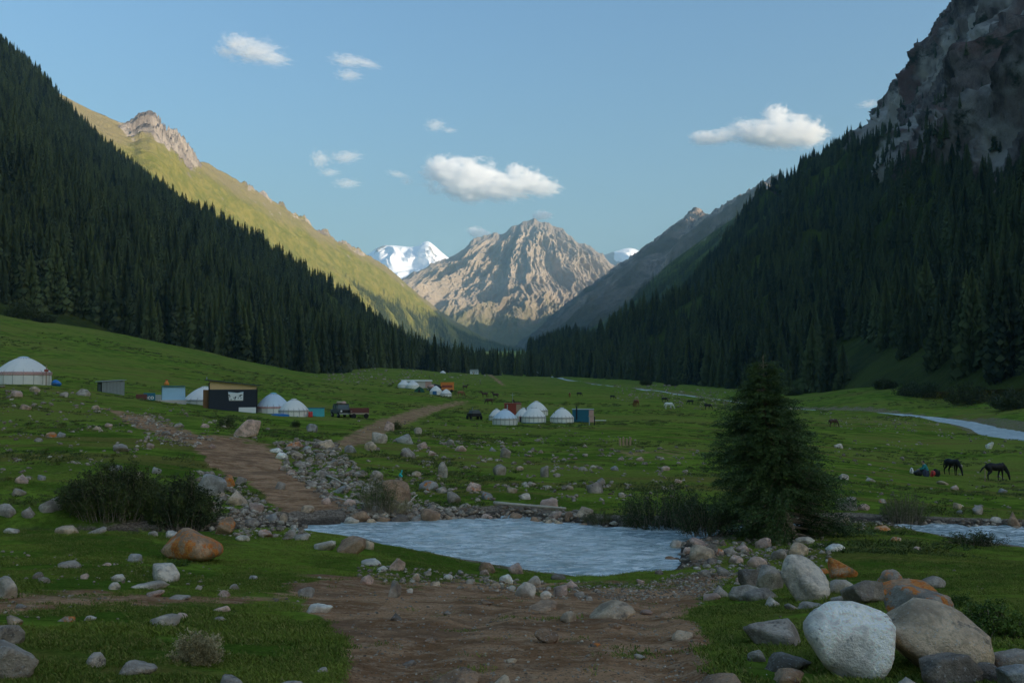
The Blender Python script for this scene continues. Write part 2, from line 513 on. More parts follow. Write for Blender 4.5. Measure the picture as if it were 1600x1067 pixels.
def ground_material():
    g = N('meadow_ground', 1.0, 0.0)
    p = g.pos()
    big = g.noise(p, 0.035, 3, 0.6)
    mid = g.noise(p, 0.35, 5, 0.65)
    fine = g.noise(p, 6.0, 6, 0.7)
    vfine = g.noise(p, 38.0, 4, 0.7)
    streak = g.noise(g.mapping(p, (0.05, 0.35, 0.2)), 1.0, 4, 0.6)
    grass = g.mix(g.ramp(mid, 0.42, 0.58), (0.092, 0.160, 0.018), (0.222, 0.310, 0.036))
    grass = g.mix(g.ramp(big, 0.46, 0.62), grass, (0.235, 0.265, 0.044))
    grass = g.mix(g.ramp(streak, 0.51, 0.62, 0, 0.75), grass, (0.250, 0.180, 0.050))
    grass = g.mix(g.ramp(fine, 0.44, 0.62, 0.0, 0.8), grass, g.mix(0.6, grass, (0.050, 0.060, 0.010)))
    grass = g.mix(g.ramp(vfine, 0.52, 0.66, 0.0, 0.55), grass, (0.280, 0.300, 0.055))
    d = g.attr('dirt')
    edge = g.math('ADD', d, g.math('MULTIPLY', g.math('SUBTRACT', g.noise(p, 1.6, 6, 0.7), 0.5), 1.5))
    dm = g.ramp(edge, 0.28, 0.70)
    soil = g.mix(g.ramp(g.noise(p, 1.1, 5, 0.65), 0.4, 0.6), (0.350, 0.172, 0.080), (0.640, 0.345, 0.175))
    soil = g.mix(g.ramp(fine, 0.48, 0.64, 0, 0.6), soil, (0.700, 0.450, 0.270))
    soil = g.mix(g.ramp(vfine, 0.52, 0.62, 0, 0.65), soil, (0.110, 0.060, 0.034))
    soil = g.mix(g.ramp(g.noise(p, 0.45, 5, 0.7, 0.5), 0.50, 0.62, 0, 0.65), soil, (0.230, 0.130, 0.075))
    c = g.mix(dm, grass, soil)
    gr = g.attr('gravel')
    gm = g.ramp(g.math('ADD', gr, g.math('MULTIPLY', g.math('SUBTRACT', g.noise(p, 2.1, 5, 0.7), 0.5), 0.8)), 0.35, 0.6)
    peb = g.voro(p, 20.0, 'F1', 'Color')
    pebc = g.mix(g.sep(peb, 0), (0.180, 0.125, 0.085), (0.480, 0.360, 0.250))
    c = g.mix(gm, c, pebc)
    c = g.mix(g.ramp(g.attr('wet'), 0.2, 0.9, 0, 0.7), c, (0.055, 0.045, 0.036))
    # bare soil specks in the turf
    sp = g.ramp(g.noise(p, 0.9, 5, 0.75), 0.62, 0.72, 0, 0.7)
    c = g.mix(sp, c, (0.190, 0.140, 0.080))
    g.color(c)
    cell = g.voro(p, 20.0, 'F1')
    hgt = g.math('ADD', g.math('MULTIPLY', fine, 1.0), g.math('MULTIPLY', vfine, 0.5))
    hgt = g.math('ADD', hgt, g.math('MULTIPLY', g.math('MULTIPLY', cell, gm), -1.0))
    g.bump(hgt, 1.0, 0.07)
    return g.m
M_GROUND = ground_material()
_me.materials.append(M_GROUND)

# ------------------------------------------------------------------ water
def water_material(name, foam_amt, sc):
    g = N(name, 0.16, 0.5)
    p = g.pos()
    w = g.noise(g.mapping(p, (1, 2.6, 1)), 2.2 * sc, 5, 0.65, 0.6)
    w2 = g.noise(g.mapping(p, (1, 2.2, 1)), 9.0 * sc, 4, 0.6, 0.3)
    f = g.ramp(g.noise(g.mapping(p, (0.7, 1.8, 1)), 1.7 * sc, 8, 0.75, 1.2), foam_amt, foam_amt + 0.12)
    c = g.mix(g.ramp(w, 0.40, 0.60), (0.32, 0.40, 0.37), (0.72, 0.76, 0.70))
    c = g.mix(g.ramp(g.noise(g.mapping(p, (0.35, 1.0, 1)), 0.55, 5, 0.7, 0.5), 0.50, 0.66, 0, 0.40), c, (0.24, 0.31, 0.30))
    g.color(g.mix(f, c, (0.95, 0.94, 0.86)))
    g.rough(g.mix(f, (0.14 / sc ** 0.9,) * 3, (0.6, 0.6, 0.6)))
    g.bump(g.math('ADD', w, g.math('MULTIPLY', w2, 0.45)), 1.0 if sc == 1.0 else 0.25, 0.11)
    return g.m
M_WATER = water_material('glacial_stream_water', 0.50, 1.0)
M_RIVER = water_material('river_water', 0.50, 0.3)

def _pond_mesh():
    xs = np.arange(-31, 24, 0.10); ys = np.arange(15.5, 33, 0.10)
    X, Y = np.meshgrid(xs, ys)
    sd = seg_dist(X.ravel(), Y.ravel(), POND, True).reshape(X.shape)
    Z = wlevel(X) + 0.085 * fbm2(X * 0.9, Y * 1.8, 5, 44) + 0.05 * smooth(4, 9, X) * fbm2(X * 2.0, Y * 2.8, 3, 45)
    q = grid_quads(*X.shape)
    keep = (sd.ravel()[q] < 0.5).any(1)
    q = q[keep]
    used, inv = np.unique(q, return_inverse=True)
    V = np.stack([X.ravel(), Y.ravel(), Z.ravel()], -1)[used]
    return make_mesh('stream_water', V, Q=inv.reshape(-1, 4))
stream = link('stream_water', _pond_mesh(), M_WATER); tag(stream, kind='structure')

def _river_mesh():
    from_t = np.linspace(0, len(RIVER) - 1, 260)
    cx = np.interp(from_t, np.arange(len(RIVER)), RIVER[:, 0]); cyv = np.interp(from_t, np.arange(len(RIVER)), RIVER[:, 1])
    k = np.ones(9) / 9
    cx = np.convolve(np.pad(cx, 4, 'edge'), k, 'valid'); cyv = np.convolve(np.pad(cyv, 4, 'edge'), k, 'valid')
    tx = np.gradient(cx); ty = np.gradient(cyv); L = np.hypot(tx, ty); nx, ny = ty / L, -tx / L
    zc = relief(cx, cyv); zc = np.convolve(np.pad(zc, 10, 'edge'), np.ones(21) / 21, 'valid') - 0.85
    o = np.linspace(-12, 12, 26)
    X = cx[:, None] + nx[:, None] * o; Y = cyv[:, None] + ny[:, None] * o
    Z = zc[:, None] + 0.10 * fbm2(X * 0.5, Y * 0.5, 3, 9)
    return make_mesh('river_water', np.stack([X, Y, Z], -1), Q=grid_quads(*X.shape))
river = link('river_water', _river_mesh(), M_RIVER); tag(river, kind='structure')
# ------------------------------------------------------------------ mountains
def catmull(keys, n):
    """smooth curve through key points, n samples with even key parameter"""
    K = np.asarray(keys, float); m = len(K)
    t = np.linspace(0, m - 1, n); i = np.clip(np.floor(t).astype(int), 0, m - 2); f = (t - i)[:, None]
    p0 = K[np.clip(i - 1, 0, m - 1)]; p1 = K[i]; p2 = K[i + 1]; p3 = K[np.clip(i + 2, 0, m - 1)]
    m1 = (p2 - p0) * 0.5; m2 = (p3 - p1) * 0.5
    # tame overshoot
    return (2 * f**3 - 3 * f**2 + 1) * p1 + (f**3 - 2 * f**2 + f) * m1 * 0.8 + (-2 * f**3 + 3 * f**2) * p2 + (f**3 - f**2) * m2 * 0.8

def kp(p):
    return W(p[0], p[1], p[2]) if len(p) == 3 else np.array(p[:3], float)   # 4-tuple: world point

def slope_patch(crest, base, ns, nt, sag=0.0, back=(500, -0.7)):
    """a mountainside spanned between its crest line and its foot, with a back slope; rows run crest -> foot"""
    C = catmull([kp(p) for p in crest], ns); B = catmull([kp(p) for p in base], ns)
    t = np.linspace(0, 1, nt)[:, None, None]
    P = C[None] * (1 - t) + B[None] * t
    P[..., 2] -= sag * 4 * (t * (1 - t))[..., 0] * (C[:, 2] - B[:, 2])[None]
    # back side
    dirv = C - B; dirv[:, 2] = 0; dirv /= (np.linalg.norm(dirv, axis=1, keepdims=True) + 1e-9)
    nb = 6
    tb = np.linspace(1, 0, nb, endpoint=False)[:, None, None]
    Bk = C[None] + dirv[None] * (tb * back[0])
    Bk[..., 2] += (tb[..., 0] * back[0] * back[1])
    Bk[..., 2] = np.maximum(Bk[..., 2], -40.0)
    return P, Bk

def grid_normal(P):
    du = np.gradient(P, axis=1); dv = np.gradient(P, axis=0)
    n = np.cross(du, dv); n /= (np.linalg.norm(n, axis=-1, keepdims=True) + 1e-9)
    n[n[..., 2] < 0] *= -1
    return n

def finish_patch(name, P, Bk, mat, attrs=None):
    G = np.concatenate([Bk, P], 0)
    me = make_mesh(name, G, Q=grid_quads(G.shape[0], G.shape[1]))
    for k, v in (attrs or {}).items():
        full = np.concatenate([np.repeat(v[:1], Bk.shape[0], 0), v], 0)
        attr(me, k, full)
    o = link(name, me, mat); tag(o, kind='structure')
    return o

# ---- materials
def m_forest_floor():
    g = N('forest_slope', 0.95, 0.1)
    p = g.pos()
    a = g.noise(p, 0.03, 5, 0.65); b = g.noise(p, 0.25, 5, 0.7)
    c = g.mix(g.ramp(a, 0.35, 0.65), (0.058, 0.090, 0.016), (0.135, 0.170, 0.030))
    c = g.mix(g.ramp(b, 0.45, 0.8, 0, 0.6), c, (0.150, 0.140, 0.040))
    r = g.attr('rock')
    rn = g.noise(g.mapping(p, (1, 1, 0.35)), 0.06, 9, 0.75, 0.4)
    rc = g.mix(g.ramp(rn, 0.34, 0.66), (0.075, 0.058, 0.046), (0.38, 0.29, 0.23))
    rc = g.mix(g.ramp(g.noise(p, 0.012, 4, 0.6), 0.50, 0.60), rc, (0.70, 0.60, 0.50))
    rc = g.mix(g.ramp(g.noise(p, 0.018, 5, 0.6), 0.52, 0.66), rc, (0.26, 0.145, 0.11))
    rc = g.mix(g.ramp(g.noise(p, 0.035, 6, 0.7), 0.54, 0.66), rc, (0.040, 0.052, 0.022))
    rm = g.ramp(g.math('ADD', r, g.math('MULTIPLY', g.math('SUBTRACT', g.noise(p, 0.02, 7, 0.7), 0.5), 1.3)), 0.40, 0.58)
    c = g.mix(rm, c, rc)
    g.color(c)
    g.bump(g.math('ADD', g.noise(g.mapping(p, (1, 1, 0.5)), 0.05, 10, 0.7), g.math('MULTIPLY', rn, 1.0)), 1.0, 9.0)
    return g.m
def m_grass_ridge():
    g = N('alpine_slope', 0.95, 0.1)
    p = g.pos()
    h = g.attr('rel')        # 0 foot .. 1 crest
    a = g.noise(p, 0.006, 6, 0.65); b = g.noise(p, 0.03, 6, 0.7); s = g.noise(g.mapping(p, (1, 1, 0.25)), 0.012, 7, 0.7)
    c = g.mix(g.ramp(b, 0.35, 0.7), (0.140, 0.150, 0.030), (0.260, 0.225, 0.060))
    hh = g.math('ADD', h, g.math('MULTIPLY', g.math('SUBTRACT', a, 0.5), 0.55))
    c = g.mix(g.ramp(hh, 0.80, 1.0), c, (0.225, 0.190, 0.095))
    c = g.mix(g.ramp(hh, 0.40, 0.20), c, (0.075, 0.100, 0.030))
    c = g.mix(g.ramp(b, 0.60, 0.76, 0, 0.8), c, (0.060, 0.080, 0.025))
    r = g.attr('rock')
    rc = g.mix(g.ramp(s, 0.35, 0.65), (0.16, 0.135, 0.12), (0.40, 0.35, 0.30))
    rm = g.ramp(g.math('ADD', r, g.math('MULTIPLY', g.math('SUBTRACT', g.noise(p, 0.02, 7, 0.7), 0.5), 1.4)), 0.50, 0.62)
    c = g.mix(rm, c, rc)
    g.color(c)
    g.bump(g.math('ADD', b, s), 1.0, 14.0)
    return g.m
def m_rock_peak():
    g = N('bare_rock_mountain', 0.95, 0.15)
    p = g.pos()
    a = g.noise(g.mapping(p, (1, 1, 0.4)), 0.004, 8, 0.7, 0.3); b = g.noise(g.mapping(p, (1.4, 1, 0.45)), 0.016, 8, 0.75)
    c = g.mix(g.ramp(a, 0.3, 0.7), (0.275, 0.225, 0.170), (0.43, 0.35, 0.265))
    c = g.mix(g.ramp(b, 0.45, 0.75, 0, 0.75), c, (0.20, 0.175, 0.15))
    h = g.math('ADD', g.attr('rel'), g.math('MULTIPLY', g.math('SUBTRACT', g.noise(p, 0.005, 6, 0.7), 0.5), 0.5))
    c = g.mix(g.ramp(h, 0.34, 0.10, 0, 0.8), c, (0.125, 0.130, 0.048))
    c = g.mix(g.ramp(h, 0.85, 1.0, 0, 0.5), c, (0.20, 0.175, 0.165))
    g.color(c)
    g.bump(g.math('ADD', b, a), 0.9, 22.0)
    return g.m
def m_snow():
    g = N('snow_mountain', 0.6, 0.2)
    p = g.pos()
    r = g.attr('rock')
    a = g.noise(g.mapping(p, (1, 1, 0.5)), 0.006, 8, 0.75)
    m = g.ramp(g.math('ADD', r, g.math('MULTIPLY', g.math('SUBTRACT', a, 0.5), 1.5)), 0.5, 0.62)
    g.color(g.mix(m, (0.88, 0.89, 0.91), (0.20, 0.18, 0.17)))
    g.bump(a, 0.6, 30.0)
    return g.m
def m_scree():
    g = N('scree_slope', 0.95, 0.1)
    p = g.pos()
    a = g.noise(g.mapping(p, (1, 1, 0.4)), 0.006, 7, 0.7); b = g.noise(p, 0.03, 6, 0.7)
    c = g.mix(g.ramp(a, 0.40, 0.60), (0.100, 0.092, 0.060), (0.200, 0.165, 0.125))
    c = g.mix(g.ramp(g.attr('rel'), 0.35, 0.05), c, (0.055, 0.066, 0.034))
    c = g.mix(g.ramp(b, 0.46, 0.62, 0, 0.6), c, (0.080, 0.074, 0.058))
    c = g.mix(g.ramp(g.math('ADD', g.attr('rock'), g.math('MULTIPLY', g.math('SUBTRACT', a, 0.5), 1.2)), 0.55, 0.75), c, g.mix(g.ramp(b, 0.4, 0.6), (0.15, 0.12, 0.10), (0.40, 0.32, 0.25)))
    g.color(c); g.bump(g.math('ADD', a, b), 1.0, 14.0)
    return g.m
M_SCREE = m_scree()
M_FOREST, M_RIDGE, M_PEAK, M_SNOW = m_forest_floor(), m_grass_ridge(), m_rock_peak(), m_snow()

def grow(v, n):  # column helper: row index 0..1 from crest to foot
    return np.linspace(0, 1, n)[:, None] * np.ones((1, v))

# ---- near forested spur on the left hand
L_CREST = [(-900,800,560,0),(-900,100,560,0),(-880,450,590,0),(-880,900,600,0),(-400,-190,1500),(-200,-65,1480),(0,72,1450),(70,132,1435),(135,206,1420),(200,262,1405),(300,342,1380),(400,412,1350),(500,474,1300),(600,532,1250),(700,572,1200),(800,600,1150)]
L_CREST[0] = (-900,-900,520,0)
L_BASE = [(-230,-900,20,0),(-230,-100,22,0),(-225,150,26,0),(-215,280,26,0),(-330,447,345),(-150,470,375),(0,495,395),(70,506,412),(150,519,428),(200,530,436),(300,550,448),(400,570,462),(500,590,480),(600,580,615),(700,586,745),(800,592,900)]
P, Bk = slope_patch(L_CREST, L_BASE, 420, 150)
nn = grid_normal(P); tt = grow(P.shape[1], P.shape[0])
disp = 60 * fbm2(P[..., 0] / 420, P[..., 1] / 420 + P[..., 2] / 300, 4, 11) + 10 * fbm2(P[..., 0] / 70, P[..., 1] / 70, 3, 12)
disp *= smooth(0, 0.25, tt) * smooth(1.0, 0.55, tt)
P = P + nn * disp[..., None]
px, py = proj(P)
rockL = 0.75 * smooth(60, 10, np.hypot((px - 108) / 1.0, (py - 148) / 1.2)) * (P[..., 1] > 300)
rockL = np.maximum(rockL, 0.55 * smooth(40, 5, np.hypot((px - 185), (py - 230) / 1.2)))
LEFT_P = P
finish_patch('hillside', P, Bk, M_FOREST, {'rock': rockL})

# ---- sunlit grassy ridge behind it
R_CREST = [(-350,-120,2500),(-150,20,2550),(0,98,2650),(130,166,2800),(200,196,2900),(222,188,2930),(240,188,2950),(262,206,3000),(300,240,3100),(350,270,3250),(400,297,3400),(450,326,3550),(500,357,3700),(560,392,3900),(600,414,4050),(650,456,4300),(700,494,4500),(760,528,4750),(830,552,5000)]
R_BASE = [(-350,575,1350),(-150,570,1450),(0,566,1600),(130,562,1750),(200,560,1850),(222,560,1900),(240,560,1950),(262,560,2000),(300,559,2100),(350,559,2250),(400,558,2450),(450,557,2650),(500,556,2850),(560,556,3100),(600,555,3300),(650,555,3600),(700,555,3900),(760,555,4200),(830,556,4600)]
P, Bk = slope_patch(R_CREST, R_BASE, 620, 260, sag=0.02, back=(900, -0.6))
nn = grid_normal(P); tt = grow(P.shape[1], P.shape[0]); ss = np.linspace(0, 1, P.shape[1])[None]
sl = np.hypot(P[..., 0] - P[:1, :, 0], P[..., 1] - P[:1, :, 1])
u = P[..., 1] * 0.8 - P[..., 0] * 0.6
disp = 70 * (ridged2(u / 520, sl / 1500 + 0.2 * fbm2(P[..., 0] / 400, P[..., 1] / 400, 3, 5), 5, 31) - 0.5) + 24 * (ridged2(u / 130, sl / 420, 5, 33) - 0.5)
disp *= smooth(0.0, 0.22, tt) * smooth(1.0, 0.8, tt)
P = P + nn * disp[..., None]
px, py = proj(P)
# rocky crest steps
rk = smooth(95, 30, np.abs(px - 250)) * smooth(0.15, 0.03, tt - 0.0003 * (px - 200))
rk = np.maximum(rk, 0.62 * smooth(0.10, 0.0, tt) * smooth(330, 400, px) * smooth(620, 560, px))
rk = np.maximum(rk, 0.36 * smooth(0.5, 0.1, tt))
jag = (ridged2(u / 46, sl / 46, 6, 41) - 0.5)
P[..., 2] += 150 * jag * np.clip(rk - 0.3, 0, 1) * smooth(0.0, 0.04, tt + 0.03)
Bk[-1] = Bk[-1]
RIDGE_P = P
finish_patch('ridge', P, Bk, M_RIDGE, {'rock': rk, 'rel': 1 - tt})

# ---- bare central mountain
C_CREST = [(520,520,5600),(560,480,5900),(600,455,6150),(635,433,6350),(662,418,6450),(700,404,6600),(718,392,6700),(740,374,6800),(765,367,6900),(790,361,6950),(808,350,6980),(835,344,7000),(858,350,7000),(875,357,7000),(890,369,7020),(905,381,7050),(925,386,7080),(945,402,7120),(962,412,7160),(985,418,7220),(1010,436,7280),(1060,470,7300),(1120,520,7200)]
C_BASE = [(520,545,4700),(560,540,4750),(600,536,4800),(635,534,4850),(662,534,4900),(700,534,4950),(718,536,4950),(740,540,4950),(765,544,4950),(790,547,4950),(808,548,4950),(835,548,4950),(858,548,4950),(875,547,4950),(890,546,4950),(905,546,5000),(925,546,5000),(945,545,5000),(962,545,5050),(985,545,5100),(1010,545,5100),(1060,545,5100),(1120,545,5100)]
P, Bk = slope_patch(C_CREST, C_BASE, 640, 420, sag=0.0, back=(1500, -0.6))
nn = grid_normal(P); tt = grow(P.shape[1], P.shape[0])
# fall lines fan out from the summit
X, Y, Z = P[..., 0], P[..., 1], P[..., 2]
sx, sy, sz = W(840, 344, 7000.0)
ang = np.arctan2(X - sx, (sy + 900) - Y); rad = np.hypot(X - sx, Y - sy - 900)
wob = fbm2(X / 700, Z / 500, 4, 61)
rib = ridged2(ang * 5.5 + 0.55 * wob, rad / 1500 + 0.4 * wob, 6, 62, 0.52)
rib2 = ridged2(ang * 19 + 1.2 * wob, rad / 420 + wob, 5, 66, 0.55)
big = fbm2(X / 900, Z / 900, 3, 70)
rib3 = ridged2(ang * 46 + 2.0 * wob, rad / 160 + wob, 5, 68, 0.6)
disp = (130 * (rib - 0.42) + 56 * (rib2 - 0.45) + 26 * (rib3 - 0.45) + 150 * big) * smooth(0.0, 0.30, tt + 0.05) * smooth(1.0, 0.75, tt)
P = P + (nn * 0.55 + np.array([0.15, -0.75, 0.1])) * disp[..., None]
cr = (ridged2(X[0] / 130, X[0] * 0, 5, 75) - 0.5) * 34
P[..., 2] += cr[None] * smooth(0.12, 0.0, tt)
Bk[-1] += 0
Bk[..., 2] += cr[None] * np.linspace(0, 1, Bk.shape[0])[:, None]
finish_patch('mountain', P, Bk, M_PEAK, {'rel': 1 - tt})

# ---- snow mountains behind
def snow(crest, brow, d, seed, rockf):
    base = [(c[0], brow, d - 2600) for c in crest]
    P, Bk = slope_patch([(c[0], c[1], d + c[2]) for c in crest], base, 260, 160, sag=0.05, back=(1200, -0.7))
    nn = grid_normal(P); tt = grow(P.shape[1], P.shape[0])
    X, Y, Z = P[..., 0], P[..., 1], P[..., 2]
    wob = fbm2(X / 600, Z / 600, 3, seed)
    r1 = ridged2(X / 640 + 0.5 * wob + Z / 1500, Z / 1300 + wob * 0.3, 6, seed + 1)
    disp = (260 * (r1 - 0.45) + 120 * wob) * smooth(0, 0.2, tt + 0.03)
    P = P + (nn * 0.6 + np.array([0, -0.6, 0])) * disp[..., None]
    px, py = proj(P)
    return finish_patch('snow_mountain', P, Bk, M_SNOW, {'rock': rockf(px, py, r1)})
snow([(500,440,200),(550,412,0),(578,395,-50),(590,387,0),(612,384,50),(640,386,50),(655,384,0),(662,379,-20),(670,378,0),(682,387,50),(698,401,100),(720,418,150),(750,440,200)], 470, 11000, 81,
     lambda px, py, r: 0.30 * r + 0.42 * smooth(30, 8, np.hypot((px - 586) / 1.0, (py - 386) / 0.7)) + 0.30 * smooth(26, 6, np.hypot(px - 676, py - 402)) + 0.5 * smooth(420, 445, py))
snow([(900,425,200),(935,402,0),(950,396,0),(962,393,0),(975,389,0),(985,388,0),(996,391,0),(1006,398,0),(1030,415,100),(1060,440,200)], 470, 11500, 91,
     lambda px, py, r: 0.25 * r + 0.75 * smooth(20, 6, np.hypot((px - 948) / 1.0, (py - 402) / 1.2)) + 0.55 * smooth(403, 412, py))

# ---- far right-hand ridge, in shade below its crest
A_CREST = [(785,562,5600),(822,543,5450),(862,502,5300),(905,464,5050),(946,432,4850),(990,402,4650),(1020,381,4500),(1045,359,4400),(1070,341,4330),(1090,326,4280),(1104,337,4220),(1116,333,4150),(1140,317,4000),(1172,299,3850),(1208,275,3700),(1230,282,3600),(1300,295,3400),(1420,315,3100),(1600,330,2900)]
A_BASE = [(790,556,5000),(805,556,4600),(815,556,4300),(822,557,4100),(830,557,3900),(840,557,3700),(848,557,3550),(855,558,3450),(862,558,3350),(870,558,3250),(876,558,3150),(884,559,3050),(900,559,2900),(920,560,2750),(940,560,2600),(960,561,2500),(1010,562,2350),(1100,564,2200),(1250,566,2000)]
P, Bk = slope_patch(A_CREST, A_BASE, 520, 240, sag=0.03, back=(900, -0.7))
nn = grid_normal(P); tt = grow(P.shape[1], P.shape[0])
X, Y, Z = P[..., 0], P[..., 1], P[..., 2]
u = Y * 0.85 + X * 0.5; sl = np.hypot(X - X[:1], Y - Y[:1])
wob = fbm2(X / 500, Y / 500, 3, 101)
disp = (110 * (ridged2(u / 480 + 0.4 * wob, sl / 1300, 6, 102) - 0.45) + 30 * (ridged2(u / 110, sl / 300, 5, 103) - 0.45)) * smooth(0.0, 0.25, tt + 0.02) * smooth(1, 0.8, tt)
P = P + nn * disp[..., None]
rkA = np.maximum(0.85 * smooth(0.30, 0.06, tt), 0.52 * smooth(0.95, 0.5, tt))
jag = ridged2(u / 60, sl / 60, 5, 104) - 0.5
P[..., 2] += 50 * jag * smooth(0.3, 0.03, tt) * smooth(0.0, 0.03, tt + 0.015)
finish_patch('ridge', P, Bk, M_SCREE, {'rock': rkA, 'rel': 1 - tt})

# ---- wooded shoulder in front of it
B_CREST = [(800,570,3300),(850,556,3100),(905,528,2950),(948,498,2800),(990,466,2680),(1036,420,2560),(1095,376,2450),(1150,338,2350),(1190,308,2250),(1240,290,2180),(1320,295,2080),(1450,305,1950),(1600,315,1850)]
B_BASE = [(815,562,2800),(840,562,2500),(865,562,2300),(890,563,2150),(915,564,2000),(945,565,1880),(980,566,1760),(1020,568,1660),(1060,569,1560),(1100,570,1480),(1180,572,1400),(1320,575,1300),(1500,578,1200)]
P, Bk = slope_patch(B_CREST, B_BASE, 300, 120, back=(500, -0.6))
nn = grid_normal(P); tt = grow(P.shape[1], P.shape[0])
disp = 50 * fbm2(P[..., 0] / 300, P[..., 1] / 300, 4, 111) * smooth(0, 0.2, tt) * smooth(1, 0.8, tt)
P = P + nn * disp[..., None]
SHOULDER_P = P
finish_patch('hillside', P, Bk, M_FOREST, {'rock': 0.34 * smooth(0.5, 0.0, tt)})

# ---- near right-hand mountain: forest below, crags above; it keeps the sun off the valley
D_CREST = [(840,572,1950),(870,552,1850),(900,540,1800),(940,536,1740),(1010,520,1680),(1055,498,1640),(1095,460,1600),(1140,412,1540),(1205,342,1470),(1260,280,1410),(1300,236,1370),(1350,200,1330),(1395,168,1290),(1412,128,1270),(1440,90,1240),(1462,52,1215),(1480,20,1200),(1500,-4,1180),(1540,-80,1150),(1620,-220,1090),(1760,-420,1010),(960,700,720,0),(1450,760,1150,0),(2100,600,1540,0),(2350,0,1650,0),(2450,-800,1600,0),(2600,-1700,1300,0)]
D_BASE = [(838,592,930),(850,592,880),(870,592,840),(895,593,800),(930,595,760),(960,597,725),(995,599,690),(1035,602,640),(1090,605,570),(1140,608,520),(1180,610,480),(1230,612,430),(1290,612,385),(1340,612,345),(1390,612,315),(1450,612,288),(1510,610,262),(1570,608,245),(1640,606,230),(1740,604,215),(1900,600,200),(170,130,-4,0),(210,60,-5,0),(270,-50,-6,0),(350,-500,-8,0),(420,-1100,-8,0),(480,-1700,-8,0)]
P, Bk = slope_patch(D_CREST, D_BASE, 620, 300, sag=0.05, back=(700, -0.8))
nn = grid_normal(P); tt = grow(P.shape[1], P.shape[0])
px0, py0 = proj(P)
infront = P[..., 1] > 150
X, Y, Z = P[..., 0], P[..., 1], P[..., 2]
wob = fbm2(X / 240, (Y + Z) / 240, 4, 121)
rib = ridged2(Y / 200 + 0.5 * wob, Z / 330 + X / 500, 6, 122)
# crags: steep upper part on the right of the picture
crag = smooth(330, 210, py0 - (px0 - 1400) * 0.12 + 90 * wob) * smooth(1215, 1330, px0)
crag = np.where(infront, crag, smooth(0.55, 0.3, tt))
crag = np.maximum(crag, np.where(infront, 0.72 * smooth(0.05, 0.45, noise2(px0 / 22, py0 / 15, 51)) * smooth(1200, 1250, px0) * smooth(0.34, 0.16, tt), 0))
crag = np.maximum(crag, np.where(infront, 0.8 * smooth(26, 6, np.hypot((px0 - 1282) / 1.3, (py0 - 305))), 0))
gully = np.where(infront, 0.75 * smooth(9, 2, np.abs((py0 - 345) + (px0 - 1330) * 0.95)) * smooth(1300, 1315, px0) * smooth(1385, 1365, px0), 0)
strip = np.where(infront, smooth(4, 1, np.abs((py0 - 462) + (px0 - 1085) * 0.62)) * smooth(1040, 1060, px0) * smooth(1135, 1115, px0), 0)
disp = (70 * wob * (1 - 0.7 * crag) + 50 * (rib - 0.45) * (0.25 + crag)) * smooth(0, 0.15, tt) * smooth(1.0, 0.7, tt)
P = P + nn * disp[..., None]
fine = ridged2((X + Y) / 38, Z / 60, 6, 124) - 0.45
P = P + nn * (20 * fine * crag * smooth(0, 0.03, tt + 0.012))[..., None]
RIGHT_P = P; RIGHT_CRAG = np.maximum(crag, gully)
finish_patch('mountainside', P, Bk, M_FOREST, {'rock': np.clip(np.maximum(crag, gully) * 1.0 + 0.0, 0, 1)})
# ------------------------------------------------------------------ spruces
def spruce_crown(seed, h=1.0, R=0.15, levels=20, nbr=8, low=0.06, sprays=2):
    """unit-height crown: whorls of drooping, jagged boughs"""
    r = np.random.default_rng(seed)
    V = []; T = []
    for L in range(levels):
        f = L / (levels - 1)
        z0 = low + (0.985 - low) * (f ** 0.92)
        rad = R * (1 - f) ** 0.82 * r.uniform(0.82, 1.12) + 0.012
        n = max(4, int(nbr * (1 - 0.45 * f)))
        a0 = r.uniform(0, 6.28)
        for k in range(n):
            a = a0 + 6.283 * k / n + r.uniform(-0.25, 0.25)
            ra = rad * r.uniform(0.68, 1.22)
            zt = z0 + r.uniform(-0.012, 0.012)
            dr = ra * r.uniform(0.35, 0.75)
            w = ra * r.uniform(0.30, 0.46) * (0.40 if levels > 30 else (0.8 if levels > 15 else 1.0))
            c, s = math.cos(a), math.sin(a)
            def pt(q, side, dz):
                return (c * q * ra - s * side * w, s * q * ra + c * side * w, zt - dr * q ** 1.5 + dz)
            i = len(V)
            hang = -0.03 - 0.25 * ra
            V += [pt(0.02, 0, 0.035), pt(0.55, 0.9, hang * .7), pt(0.55, -0.9, hang * .7), pt(0.62, 0, 0.012), pt(1.0, 0.12, 0.006), pt(0.86, 0.75, hang * .55), pt(0.86, -0.75, hang * .55)]
            T += [(i, i + 3, i + 1), (i, i + 2, i + 3), (i + 3, i + 5, i + 1), (i + 3, i + 4, i + 5), (i + 3, i + 2, i + 6), (i + 3, i + 6, i + 4)]
            if sprays > 1:   # hanging sprays under the bough
                j = len(V)
                V += [pt(0.35, 0.1, 0), pt(0.5, -0.25, hang * 1.5), pt(0.72, 0.1, 0), pt(0.8, 0.3, hang * 1.3), pt(0.95, 0, 0)]
                T += [(j, j + 1, j + 2), (j + 2, j + 3, j + 4)]
    i = len(V)
    V += [(0.006, 0, 0.97), (-0.004, 0.006, 0.97), (-0.004, -0.006, 0.97), (0, 0, 1.03)]
    T += [(i, i + 1, i + 3), (i + 1, i + 2, i + 3), (i + 2, i, i + 3)]
    V = np.array(V) * h
    return V, np.array(T)

